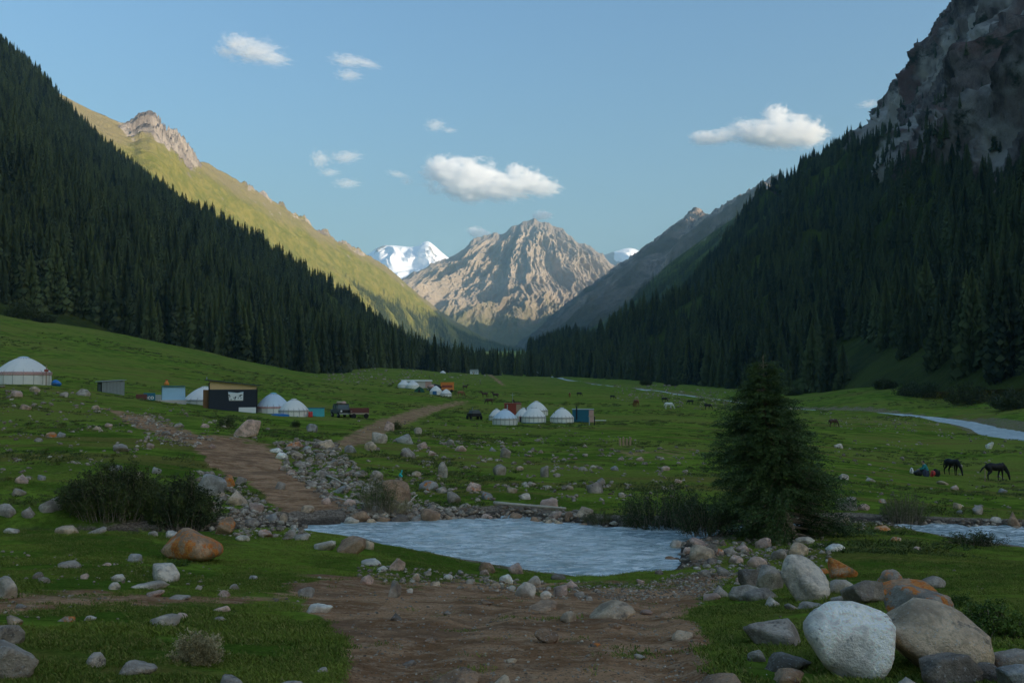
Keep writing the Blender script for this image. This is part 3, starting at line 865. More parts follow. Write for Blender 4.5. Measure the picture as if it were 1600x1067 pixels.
def trunk_mesh(name, h, r0, r1, sides=6, segs=6, bend=0.0, lean=(0, 0)):
    V = []; Q = []
    for i in range(segs + 1):
        f = i / segs
        cx = lean[0] * f + bend * math.sin(f * 3.0); cyy = lean[1] * f
        rr = r0 * (1 - f) + r1 * f + (0.35 * r0 * (1 - f * 6) if f < 0.16 else 0)
        for k in range(sides):
            a = 6.283 * k / sides
            V.append((cx + rr * math.cos(a), cyy + rr * math.sin(a), f * h))
    for i in range(segs):
        for k in range(sides):
            a = i * sides + k; b = i * sides + (k + 1) % sides
            Q.append((a, b, b + sides, a + sides))
    return make_mesh(name, V, Q=Q)

def m_needles(name, lo, hi, warm):
    g = N(name, 0.75, 0.25)
    p = g.pos()
    rnd = g.oinfo('Random')
    f = g.noise(p, 0.35, 3, 0.6)
    c = g.mix(rnd, lo, hi)
    c = g.mix(g.ramp(f, 0.45, 0.75, 0, 0.7), c, warm)
    g.color(c)
    return g.m
M_NEEDLE = m_needles('spruce_needles', (0.016, 0.028, 0.012), (0.100, 0.125, 0.038), (0.125, 0.135, 0.036))
M_BARK = plain('spruce_bark', (0.10, 0.075, 0.055), 0.95, 0.35, 14)

CROWNS = []
for k in range(4):
    v, t = spruce_crown(200 + k, 1.0, 0.135 + 0.018 * k, 44, 16)
    me = make_mesh('spruce_crown', v, T=t, smooth_shade=False); me.materials.append(M_NEEDLE); CROWNS.append(me)
TRUNK = trunk_mesh('spruce_trunk', 0.9, 0.016, 0.003); TRUNK.materials.append(M_BARK)
# leaner meshes for the mass of the forest
LEAN = []
for k in range(4):
    v, t = spruce_crown(300 + k, 1.0, 0.125 + 0.02 * k, 20, 8, 0.02, 1)
    me = make_mesh('forest_spruce', v, T=t, smooth_shade=False); me.materials.append(M_NEEDLE); LEAN.append(me)
TINY = []
for k in range(3):
    v, t = spruce_crown(340 + k, 1.0, 0.14 + 0.02 * k, 6, 5, 0.02, 1)
    me = make_mesh('distant_spruce', v, T=t, smooth_shade=False); me.materials.append(M_NEEDLE); TINY.append(me)

def instancer(name, pts, rots, scales, meshes, label, cat):
    """one object that repeats a few small meshes on points"""
    coll = bpy.data.collections.new(name + '_pieces')
    for i, me in enumerate(meshes):
        o = bpy.data.objects.new(name + '_piece', me); coll.objects.link(o)
    me = bpy.data.meshes.new(name)
    pts = np.asarray(pts, np.float32)
    me.vertices.add(len(pts)); me.vertices.foreach_set('co', pts.ravel()); me.update()
    a = me.attributes.new('rot', 'FLOAT_VECTOR', 'POINT'); a.data.foreach_set('vector', np.asarray(rots, np.float32).ravel())
    a = me.attributes.new('scl', 'FLOAT_VECTOR', 'POINT'); a.data.foreach_set('vector', np.asarray(scales, np.float32).ravel())
    a = me.attributes.new('pick', 'INT', 'POINT'); a.data.foreach_set('value', RNG.integers(0, len(meshes), len(pts)).astype(np.int32))
    ng = bpy.data.node_groups.new(name + '_scatter', 'GeometryNodeTree')
    ng.interface.new_socket('Geometry', in_out='INPUT', socket_type='NodeSocketGeometry')
    ng.interface.new_socket('Geometry', in_out='OUTPUT', socket_type='NodeSocketGeometry')
    n = ng.nodes; gi = n.new('NodeGroupInput'); go = n.new('NodeGroupOutput')
    ip = n.new('GeometryNodeInstanceOnPoints'); ci = n.new('GeometryNodeCollectionInfo')
    ci.inputs['Collection'].default_value = coll
    ci.inputs['Separate Children'].default_value = True; ci.inputs['Reset Children'].default_value = True
    ci.transform_space = 'ORIGINAL'
    def named(nm, ty):
        x = n.new('GeometryNodeInputNamedAttribute'); x.data_type = ty; x.inputs['Name'].default_value = nm; return x.outputs['Attribute']
    e2r = n.new('FunctionNodeEulerToRotation')
    L = ng.links.new
    L(gi.outputs[0], ip.inputs['Points']); L(ci.outputs[0], ip.inputs['Instance'])
    ip.inputs['Pick Instance'].default_value = True
    L(named('pick', 'INT'), ip.inputs['Instance Index'])
    L(named('rot', 'FLOAT_VECTOR'), e2r.inputs[0]); L(e2r.outputs[0], ip.inputs['Rotation'])
    L(named('scl', 'FLOAT_VECTOR'), ip.inputs['Scale'])
    L(ip.outputs[0], go.inputs[0])
    o = bpy.data.objects.new(name, me); COL.objects.link(o)
    md = o.modifiers.new('scatter', 'NODES'); md.node_group = ng
    tag(o, label, cat, kind='stuff')
    return o

def sample_patch(P, n, weight, rng):
    """random points on a slope grid, by area x weight"""
    a = P[:-1, :-1]; b = P[:-1, 1:]; c = P[1:, 1:]; d = P[1:, :-1]
    ar = np.linalg.norm(np.cross(b - a, d - a), axis=-1)
    wq = ar * 0.25 * (weight[:-1, :-1] + weight[:-1, 1:] + weight[1:, 1:] + weight[1:, :-1])
    cum = np.cumsum(wq.ravel()); idx = np.searchsorted(cum, rng.random(n) * cum[-1])
    i, j = np.unravel_index(np.clip(idx, 0, wq.size - 1), wq.shape)
    u = rng.random(n)[:, None]; v = rng.random(n)[:, None]
    return (a[i, j] * (1 - u) * (1 - v) + b[i, j] * u * (1 - v) + c[i, j] * u * v + d[i, j] * (1 - u) * v), i

def inview(P, m=160):
    px, py = proj(P)
    return (px > -m) & (px < 1600 + m) & (P[..., 1] > 20)

def heights(n, rng, lo=11, hi=27):
    return lo * 0.8 + (hi * 1.04 - lo * 0.8) * rng.beta(1.5, 1.25, n)

rg = np.random.default_rng(42)
trees = []          # x, y, z, height
def add(pts, h):
    trees.append(np.concatenate([pts, h[:, None]], 1))

def clear(px, py, spots):
    m = np.ones(px.shape)
    for cx, cy_, rx, ry in spots:
        m *= smooth(0.75, 1.25, np.hypot((px - cx) / rx, (py - cy_) / ry) + 0.25 * noise2(px / 14, py / 14, 9))
    return m

# left spur
px, py = proj(LEFT_P)
w = (inview(LEFT_P) & (LEFT_P[..., 1] > 250)).astype(float) * (0.25 + 0.9 * np.clip(noise2(LEFT_P[..., 0] / 45, LEFT_P[..., 1] / 45, 3) + 0.55, 0, 1))
w *= clear(px, py, [(105, 148, 22, 26), (115, 430, 18, 26), (60, 455, 24, 20), (395, 545, 26, 14), (440, 560, 22, 12), (470, 575, 30, 10), (185, 228, 8, 14)])
pL, _ = sample_patch(LEFT_P, 11500, w, rg); pL[:, 2] -= 0.4
add(pL, heights(len(pL), rg) * np.interp(pL[:, 1], [400, 560, 900, 1400], [1.22, 1.12, 1.0, 0.85]))
# valley floor in the middle distance
n = 700
dd = rg.uniform(720, 1150, n); pxs = rg.uniform(640, 900, n)
x = (pxs - 800) / F * dd; z = ground_z(x, dd)
pC = np.stack([x, dd, z], -1); pxx, pyy = proj(pC)
keep = (rg.random(n) < smooth(735, 830, dd - 0.10 * np.abs(pxs - 800) + 40 * noise2(x / 50, dd / 50, 2)))
pC = pC[keep]; add(pC, heights(len(pC), rg, 10, 22))
# right mountain
px, py = proj(RIGHT_P)
w = (inview(RIGHT_P) & (RIGHT_P[..., 1] > 190)).astype(float) * (0.22 + 0.95 * np.clip(noise2(RIGHT_P[..., 0] / 42, RIGHT_P[..., 1] / 42, 6) + 0.55, 0, 1))
w *= (1 - 0.90 * smooth(0.45, 0.95, RIGHT_CRAG)) * np.where(py < 160, 0.2, 1.0)
w *= clear(px, py, [(1330, 566, 66, 44), (1405, 584, 66, 32), (1425, 604, 70, 16), (1560, 560, 12, 26), (1030, 545, 26, 16), (1085, 470, 40, 5), (1490, 610, 60, 14), (1010, 585, 40, 8), (1230, 600, 40, 9), (1160, 600, 40, 6)])
strip2 = smooth(5, 2, np.abs((py - 462) + (px - 1085) * 0.62)) * smooth(1035, 1060, px) * smooth(1140, 1115, px)
w *= 1 - strip2
pR, _ = sample_patch(RIGHT_P, 12000, w, rg); pR[:, 2] -= 0.4
add(pR, heights(len(pR), rg, 9, 24) * np.interp(proj(pR)[1], [60, 250, 420, 600], [0.5, 0.66, 0.9, 1.15]))
ALLT = np.concatenate(trees)
ALLT = ALLT[inview(ALLT[:, :3])]
# the ones that show largest are trees of their own
pxa, pya = proj(ALLT[:, :3]); size = ALLT[:, 3] / ALLT[:, 1]
inside = (pxa > 0) & (pxa < 1600)
hid = np.zeros(len(ALLT))
# a tree counts as showing when few taller-looking trees stand in front of it
bins = (pxa // 9).astype(int)
order = np.argsort(ALLT[:, 1]); top = {}
vis = np.zeros(len(ALLT))
for i in order:
    if not inside[i]: continue
    t0 = pya[i] - size[i] * F
    cur = top.get(bins[i], 1e9)
    vis[i] = max(0, min(pya[i], cur) - t0) * size[i]
    for b in (bins[i] - 1, bins[i], bins[i] + 1):
        top[b] = min(top.get(b, 1e9), t0 + 4)
sel = np.argsort(-vis)[:286]
rest = np.ones(len(ALLT), bool); rest[sel] = False
FOREST_REST = ALLT[rest]; FOREST_ONE = ALLT[sel]

def forest(name, T, meshes, label):
    n = len(T)
    sc = T[:, 3]
    wd = sc * rg.uniform(0.85, 1.2, n)
    rot = np.stack([rg.normal(0, 0.02, n), rg.normal(0, 0.02, n), rg.uniform(0, 6.283, n)], -1)
    return instancer(name, T[:, :3], rot, np.stack([wd, wd, sc], -1), meshes, label, 'forest')
sx_ = FOREST_REST[:, 0]
forest('spruce_forest', FOREST_REST[sx_ < 0], LEAN, 'dense dark spruce forest covering the slope below the sunlit grassy ridge')
forest('spruce_forest', FOREST_REST[sx_ >= 0], LEAN, 'dense dark spruce forest climbing to the grey crags')

# distant woods: sunlit ridge and shaded shoulder
px, py = proj(RIDGE_P); relr = 1 - grow(RIDGE_P.shape[1], RIDGE_P.shape[0])
lim_ = np.interp(px, [0, 330, 420, 500, 600, 700, 830], [0.02, 0.24, 0.46, 0.60, 0.66, 0.74, 0.80])
w = inview(RIDGE_P, 60) * smooth(lim_, lim_ - 0.22, relr + 0.16 * noise2(RIDGE_P[..., 0] / 160, RIDGE_P[..., 1] / 160, 4)) * smooth(-0.5, 0.15, noise2(RIDGE_P[..., 0] / 90, RIDGE_P[..., 1] / 90, 14))
pW, _ = sample_patch(RIDGE_P, 15000, w, rg)
forest('distant_forest', np.concatenate([pW, heights(len(pW), rg, 10, 24)[:, None]], 1), TINY, 'distant sunlit spruce forest on the lower grassy ridge')
px, py = proj(SHOULDER_P); tts = grow(SHOULDER_P.shape[1], SHOULDER_P.shape[0])
w = inview(SHOULDER_P, 60) * (0.15 + smooth(0.0, 0.5, tts)) * smooth(-0.6, 0.1, noise2(SHOULDER_P[..., 0] / 80, SHOULDER_P[..., 1] / 80, 24))
pS, _ = sample_patch(SHOULDER_P, 7000, w, rg)
forest('distant_forest', np.concatenate([pS, heights(len(pS), rg, 10, 22)[:, None]], 1), TINY, 'distant shaded spruce forest on the shoulder below the brown ridge')

def spruce(x, y, z, h, label, group, k=None, rz=None):
    t = empty('spruce_tree', (x, y, z), rg.uniform(0, 6.28) if rz is None else rz, h)
    t.scale = (h * rg.uniform(0.9, 1.25), h * rg.uniform(0.9, 1.25), h)
    k = int(rg.integers(0, 4)) if k is None else k
    link('crown', CROWNS[k], parent=t); link('trunk', TRUNK, parent=t)
    return tag(t, label, 'tree', group)
_marks = [(60, 'above the big ornamented yurt'), (150, 'above the blue tarpaulin bundle'), (240, 'above the corrugated shed'), (320, 'above the tarp cabin'), (400, 'above the black hut'), (480, 'above the blue crowned yurt'), (560, 'above the muddy truck'), (660, 'above the far camp'),
          (760, 'behind the tiny white house'), (860, 'behind the round camp at the valley end'), (960, 'beyond the cattle at the valley end'), (1060, 'beyond the white horse'), (1130, 'beside the lone spruce on its ford side'), (1270, 'behind the lone spruce'), (1330, 'just past the lone spruce'), (1400, 'around the bright forest clearing'), (1480, 'above the round bush across the river'), (1540, 'above the black horses across the river'), (9999, 'above the river where it leaves the view')]
_hq = np.quantile(FOREST_ONE[:, 3], [0.33, 0.67])
for x, y, z, h in FOREST_ONE:
    u = x / y * F + 800
    mk = [m for lim, m in _marks if u < lim][0]
    hw = 'short' if h < _hq[0] else ('tall' if h > _hq[1] else 'middling')
    row = 'front row' if y < np.interp(u, [0, 640, 900, 1600], [440, 640, 820, 300]) else 'second row'
    grp = 'front spruces of the forest below the sunlit ridge' if u < 640 else ('spruces closing the valley floor' if u < 960 else 'front spruces of the forest below the crags')
    spruce(x, y, z, h, '%s dark %s spruce %s' % (hw, row, mk), grp)
# ------------------------------------------------------------------ stones
def ico(sub):
    bm = bmesh.new(); bmesh.ops.create_icosphere(bm, subdivisions=sub, radius=1.0)
    V = np.array([v.co[:] for v in bm.verts]); T = np.array([[v.index for v in f.verts] for f in bm.faces]); bm.free()
    return V, T
_ICO = {k: ico(k) for k in (1, 2, 3, 4)}

def rock_mesh(seed, sub=3, planes=13, rough=0.08, soft=48.0, name='stone'):
    """a boulder: ball cut by random planes, edges worn, surface pitted; fits the unit box, z from -0.5 to 0.5"""
    r = np.random.default_rng(seed); V, T = _ICO[sub]
    n = r.normal(size=(planes, 3)); n /= np.linalg.norm(n, axis=1, keepdims=True)
    d = r.uniform(0.42, 0.90, planes)
    q = np.clip(V @ n.T, 1e-3, None) / d
    rad = 1.0 / (np.power(np.power(q, soft).sum(1) + 1.0, 1.0 / soft))
    P = V * rad[:, None]
    P = P * (1 + rough * fbm3(P * 2.2 + seed, 4, seed)[:, None] * 1.6 + (rough * 0.5 * fbm3(P * 7 + seed, 3, seed + 3))[:, None])
    lo, hi = P.min(0), P.max(0)
    P = (P - (lo + hi) / 2) / (hi - lo)
    return make_mesh(name, P, T=T)

def m_rock():
    g = N('weathered_stone', 0.9, 0.2)
    oc = g.n('ShaderNodeObjectInfo')
    tc = g.coord('Object'); p = g.pos()
    base = oc.outputs['Color']; lich = oc.outputs['Alpha']
    v = g.n('ShaderNodeVectorMath', operation='ADD'); g.set(v.inputs[0], p)
    rn = g.n('ShaderNodeCombineXYZ'); rv = g.math('MULTIPLY', oc.outputs['Random'], 37.0)
    g.set(rn.inputs[0], rv); g.set(rn.inputs[1], rv); g.set(v.inputs[1], rn.outputs[0])
    q = v.outputs[0]
    a = g.noise(q, 3.0, 6, 0.65, 0.3); b = g.noise(q, 22.0, 5, 0.7); sp = g.noise(q, 60.0, 3, 0.6)
    dark = g.mix(1.0, base, (0.66, 0.63, 0.60), 'MULTIPLY')
    lite = g.mix(1.0, base, (1.35, 1.33, 1.28), 'MULTIPLY')
    c = g.mix(g.ramp(a, 0.38, 0.62), dark, lite)
    c = g.mix(g.ramp(b, 0.46, 0.64, 0, 0.7), c, g.mix(1.0, base, (0.74, 0.71, 0.68), 'MULTIPLY'))
    c = g.mix(g.ramp(sp, 0.58, 0.70, 0, 0.6), c, (0.60, 0.56, 0.50))
    # black and orange lichen
    c = g.mix(g.ramp(g.noise(q, 7.0, 6, 0.75), 0.58, 0.66, 0, 0.6), c, (0.075, 0.068, 0.060))
    om = g.ramp(g.math('ADD', g.noise(q, 5.0, 7, 0.75), g.math('MULTIPLY', lich, 0.30)), 0.70, 0.78)
    om = g.math('MULTIPLY', om, g.ramp(lich, 0.02, 0.2))
    c = g.mix(om, c, g.mix(g.ramp(b, 0.4, 0.6), (0.66, 0.17, 0.035), (0.76, 0.29, 0.065)))
    g.color(c)
    g.bump(g.math('ADD', g.math('MULTIPLY', a, 0.6), g.math('ADD', b, g.math('MULTIPLY', sp, 0.3))), 0.9, 0.04)
    return g.m
M_ROCK = m_rock()
def m_pebble():
    g = N('loose_stone', 0.92, 0.15)
    rnd = g.oinfo('Random'); p = g.pos()
    cr = g.n('ShaderNodeValToRGB'); g.set(cr.inputs[0], rnd)
    e = cr.color_ramp.elements; e[0].color = (0.24, 0.165, 0.11, 1); e[1].color = (0.78, 0.65, 0.48, 1)
    for pos_, col_ in ((0.2, (0.48, 0.37, 0.26, 1)), (0.4, (0.36, 0.28, 0.20, 1)), (0.6, (0.48, 0.37, 0.26, 1)), (0.8, (0.54, 0.43, 0.31, 1))):
        x = e.new(pos_); x.color = col_
    a = g.noise(p, 9.0, 5, 0.7)
    c = g.mix(g.ramp(a, 0.40, 0.62), g.mix(1.0, cr.outputs[0], (0.5, 0.48, 0.46), 'MULTIPLY'), cr.outputs[0])
    g.color(c); g.bump(a, 0.7, 0.05)
    return g.m
M_PEB = m_pebble()

COLS = dict(grey=(0.43, 0.35, 0.27), pale=(0.68, 0.56, 0.43), white=(0.95, 0.86, 0.72), tan=(0.64, 0.46, 0.30), brown=(0.42, 0.26, 0.155),
            orange=(0.54, 0.32, 0.18), dark=(0.25, 0.20, 0.155), wet=(0.085, 0.07, 0.055), blue=(0.40, 0.37, 0.33), pink=(0.66, 0.44, 0.33))
ROCKS_LO = [rock_mesh(900 + k, 3) for k in range(14)]
for m_ in ROCKS_LO: m_.materials.append(M_ROCK)
rr = np.random.default_rng(5)

def stone(px, py, w, h, col, label, group=None, name='stone', lichen=0.0, big=False, sink=0.24, depth=0.85, rz=None, seed=None, d=None, tilt=0.0, soft=20):
    """a stone whose visible front foot stands at the photo pixel (px, py), w x h pixels large"""
    g0 = on_ground(px, py) if d is None else np.array([*W(px, py, d)[:2], 0.0])
    s = g0[1] / F
    if not big: sink += 0.08
    wm, hm = w * s * (1.0 if big else 0.92), h * s * (1.0 if big else 0.88) / (1 - sink)
    dm = wm * depth
    y = g0[1] + dm * 0.30; x = g0[0] * (y / g0[1])
    z = g0[2] if d is None else gz(x, y)
    z = min(z, gz(x, y))
    me = rock_mesh(seed if seed is not None else int(px * 7 + py), 4, 17 if soft > 15 else 14, 0.085, soft, name) if big else ROCKS_LO[int(rr.integers(0, 14))]
    o = link(name, me, M_ROCK)
    o.location = (x, y, z + hm * (0.5 - sink))
    o.scale = (wm, dm, hm)
    a = rr.uniform(-0.5, 0.5) if rz is None else rz
    if not big and rz is None: a += math.pi * int(rr.integers(0, 2))
    o.rotation_euler = (0, tilt, a)
    c = COLS[col]; j = rr.uniform(0.88, 1.12)
    o.color = (c[0] * j, c[1] * j, c[2] * j, lichen)
    return tag(o, label, 'boulder' if name == 'boulder' else 'stone', group)

B = lambda *a, **k: stone(*a, name='boulder', **k)
# boulders that can be told apart
B(297,878,96,47,'orange','large low boulder covered in orange lichen on the grass below the juniper bushes',lichen=0.76,big=True,sink=.18,rz=0.1,soft=12)
B(1327,1064,144,112,'white','big smooth white boulder on the grass beside the track',big=True,sink=.12,rz=0.2,seed=4004,tilt=0.10,soft=11)
B(1462,1052,180,104,'tan','largest boulder, long tan brown and sloping, beside the white one',big=True,sink=.16,rz=-0.2,seed=3310,tilt=0.14,soft=11)
B(1440,976,106,54,'grey','grey boulder with orange lichen cap behind the largest tan boulder',lichen=0.68,big=True,seed=4010)
B(1482,1072,90,50,'dark','dark grey boulder leaning against the front of the largest tan boulder',big=True)
B(1545,1078,52,32,'dark','dark stone wedged between the dark grey boulder and the bluish one',d=5.3)
B(1592,1092,66,46,'blue','smooth bluish grey boulder in the bottom corner of the view',big=True,d=5.0)
B(1582,1046,76,32,'grey','flat grey slab beyond the bluish corner boulder')
B(1425,1084,66,24,'pale','pale rounded stone just below the white boulder',d=5.15)
B(1258,941,80,64,'pale','pale tan boulder with a flat face, tipped on the grass above the white boulder',big=True,sink=.10,rz=-0.3,seed=777,tilt=0.3,soft=12)
B(1203,922,40,38,'grey','mottled grey boulder touching the tipped tan boulder',lichen=.2,big=True)
B(1208,1010,98,42,'grey','flat mottled grey slab half sunk in grass beside the track',big=True,lichen=.1,sink=.4,tilt=0.2)
B(1232,1049,78,30,'dark','dark slab between the mottled slab and the white boulder')
B(1233,1067,64,24,'brown','low brownish stone at the foot of the dark slab')
B(1316,903,48,28,'orange','rounded boulder with bright orange lichen beyond the tipped tan boulder',lichen=.82,big=True)
B(1285,898,26,12,'orange','small orange lichened stone beside the rounded orange boulder',lichen=.85)
B(1394,915,46,24,'grey','grey boulder with an orange top in the heap behind the largest boulder',lichen=.74,big=True)
B(1458,919,46,20,'grey','round grey boulder at the outer end of the orange heap',lichen=.15)
B(1412,931,100,20,'orange','long low ledge stone covered in orange lichen',lichen=.85,big=True,sink=.35)
B(1351,945,66,38,'grey','angular grey boulder with an orange edge at the inner end of the heap',lichen=.45,big=True)
B(1312,926,52,24,'pale','pale grey stone between the tipped tan boulder and the orange heap')
B(1178,916,46,28,'dark','dark rounded boulder at the edge of the gravel shore',big=True)
B(1186,937,60,20,'grey','long grey stone in front of the dark shore boulder')
B(1127,933,36,20,'grey','grey stone at the end of the gravel shore beside the track')
B(1165,938,52,24,'grey','broad grey boulder on the grass tongue by the gravel shore',big=True)
B(14,1064,92,60,'grey','big grey boulder with orange lichen cut by the picture edge',lichen=.35,big=True,sink=.2)
B(10,1009,58,34,'grey','dark mottled boulder above the big lichened corner boulder',big=True)
B(8,935,38,34,'pale','pale block of stone standing at the outer edge of the lower turf',big=True)
B(255,908,54,28,'pale','tilted pale slab below the orange lichen boulder',big=True,tilt=.35)
B(234,920,62,12,'pale','long flat pale stone lying on the bare strip',depth=.5)
B(258,980,50,21,'pale','flat topped pale stone beside the dry thistle tuft',tilt=-.1)
B(213,1080,68,26,'grey','broad grey stone at the bottom rim below the thistle tuft',d=5.1)
B(147,1043,34,24,'grey','lone grey rounded stone in the lower turf')
B(500,957,46,16,'white','white flat stone on the edge of the track')
B(551,865,47,27,'brown','speckled brown boulder at the near shore of the ford',big=True,lichen=.15)
B(508,859,40,16,'pale','pale speckled low stone beside the brown shore boulder')
B(621,891,26,20,'pink','round pinkish stone standing on the near bank',big=True)
B(580,883,32,12,'white','white flat stone beside the round pinkish one')
B(596,891,22,9,'white','small white stone touching the white flat one')
B(615,933,24,26,'grey','upright grey stone on the track below the near bank',big=True)
B(573,912,21,15,'pink','pinkish stone under the cut edge of the near bank')
B(762,894,29,18,'brown','brown rounded stone at the waterline of the near shore')
B(806,896,27,18,'pink','pinkish brown stone at the waterline beside the brown rounded one')
B(821,933,35,25,'pale','pale leaning stone on the near shore of the ford',tilt=.3)
B(877,930,25,19,'pink','pale pink stone at the end of the near shore rubble')
B(873,905,26,9,'dark','flat dark grey stone at the near waterline')
B(955,965,78,24,'tan','broad flat slab lying in the middle of the track',big=True,sink=.45)
B(850,953,70,12,'brown','low buried slab in the track below the near shore',sink=.5)
B(854,1004,38,20,'brown','brown block of stone lying alone on the bare track',big=True)
B(890,971,30,16,'tan','tan stone beside the broad slab in the track')
B(715,1084,84,36,'brown','brown boulder at the bottom rim of the track',big=True,d=5.15,sink=.3)
B(778,1074,38,26,'tan','tan stone beside the brown boulder at the bottom rim',d=5.25)
B(1130,1082,96,26,'brown','long brown stone at the bottom rim where track and grass meet',d=5.15,sink=.4)
B(460,1082,54,20,'grey','grey stone at the bottom rim where turf and track meet',d=5.1)
B(362,1080,46,20,'grey','rounded grey stone at the bottom rim in the turf',d=5.1)
B(388,683,42,28,'pink','big pinkish boulder beside the top of the track on the far bank',big=True,lichen=.15)
B(432,707,21,8,'white','flat white stone above the bend of the far track')
B(440,717,21,12,'white','white oblong stone just below the flat white one')
B(332,774,48,33,'blue','big grey boulder beside the far track above the junipers',big=True,lichen=.05)
B(359,760,18,21,'orange','upright rust coloured stone at the edge of the far track',lichen=.8)
B(376,757,19,14,'grey','grey stone next to the upright rust coloured one')
B(352,835,34,27,'orange','orange lichened boulder between junipers and ford',lichen=.6,big=True)
B(619,786,48,36,'brown','large brownish boulder behind the reeds on the far bank',big=True)
B(563,815,36,19,'brown','brown boulder at the waterline where the far track enters the ford')
B(622,818,34,15,'dark','dark wet boulder at the waterline below the reeds')
B(672,816,36,24,'brown','reddish brown boulder at the waterline past the reeds',lichen=.1)
B(874,828,23,18,'tan','orange tan boulder at the water in the middle of the far shore',lichen=.2)
B(834,824,17,19,'brown','brown boulder standing in the water before the tan pair')
B(857,828,15,18,'tan','pale tan boulder beside the orange tan one at the water')
B(857,795,32,18,'pink','pinkish slab above the end of the bleached log')
B(990,842,22,17,'tan','round tan boulder on the spit below the dark shrub')
B(970,849,23,15,'tan','tan boulder half in the water off the spit')
B(966,863,16,6,'wet','dark wet stone breaking the surface in mid stream')
B(776,824,17,7,'wet','dark wet stone in the riffle below the log')
B(929,770,29,19,'grey','grey boulder on the meadow above the dark shrub',lichen=.1)
B(692,746,17,28,'grey','jagged upright outcrop on the meadow beyond the ford')
B(790,715,19,19,'grey','dark jagged outcrop nearest the yurt circle')
B(709,787,25,21,'grey','squat grey boulder above the reddish waterline boulder')
B(1322,797,36,23,'grey','grey boulder beside the foot of the lone spruce')
B(1319,821,19,16,'tan','tan stone at the stream behind the fallen log')
B(1378,829,28,9,'orange','flat rust orange stone at the foot of the round bush',lichen=.8)
B(1546,701,13,12,'white','round white boulder alone on the far meadow near the river')
B(1585,823,24,26,'brown','tall brown boulder beside the rapids')
B(1528,803,25,14,'grey','grey boulder on the grass above the rapids')
B(1582,850,20,9,'wet','black wet rock in the white rapids')
B(1098,874,48,24,'tan','tan boulder heap stone at the bend of the shore')
B(1057,859,32,17,'pale','pale rounded boulder at the bend of the shore')
B(78,683,20,9,'orange','small rust red stone on the hill slope below the big ornamented yurt',lichen=.6)
B(189,706,30,14,'grey','grey lump of rock on the hill slope above the junipers')
B(180,735,22,10,'blue','bluish stone behind the top of the juniper bushes')

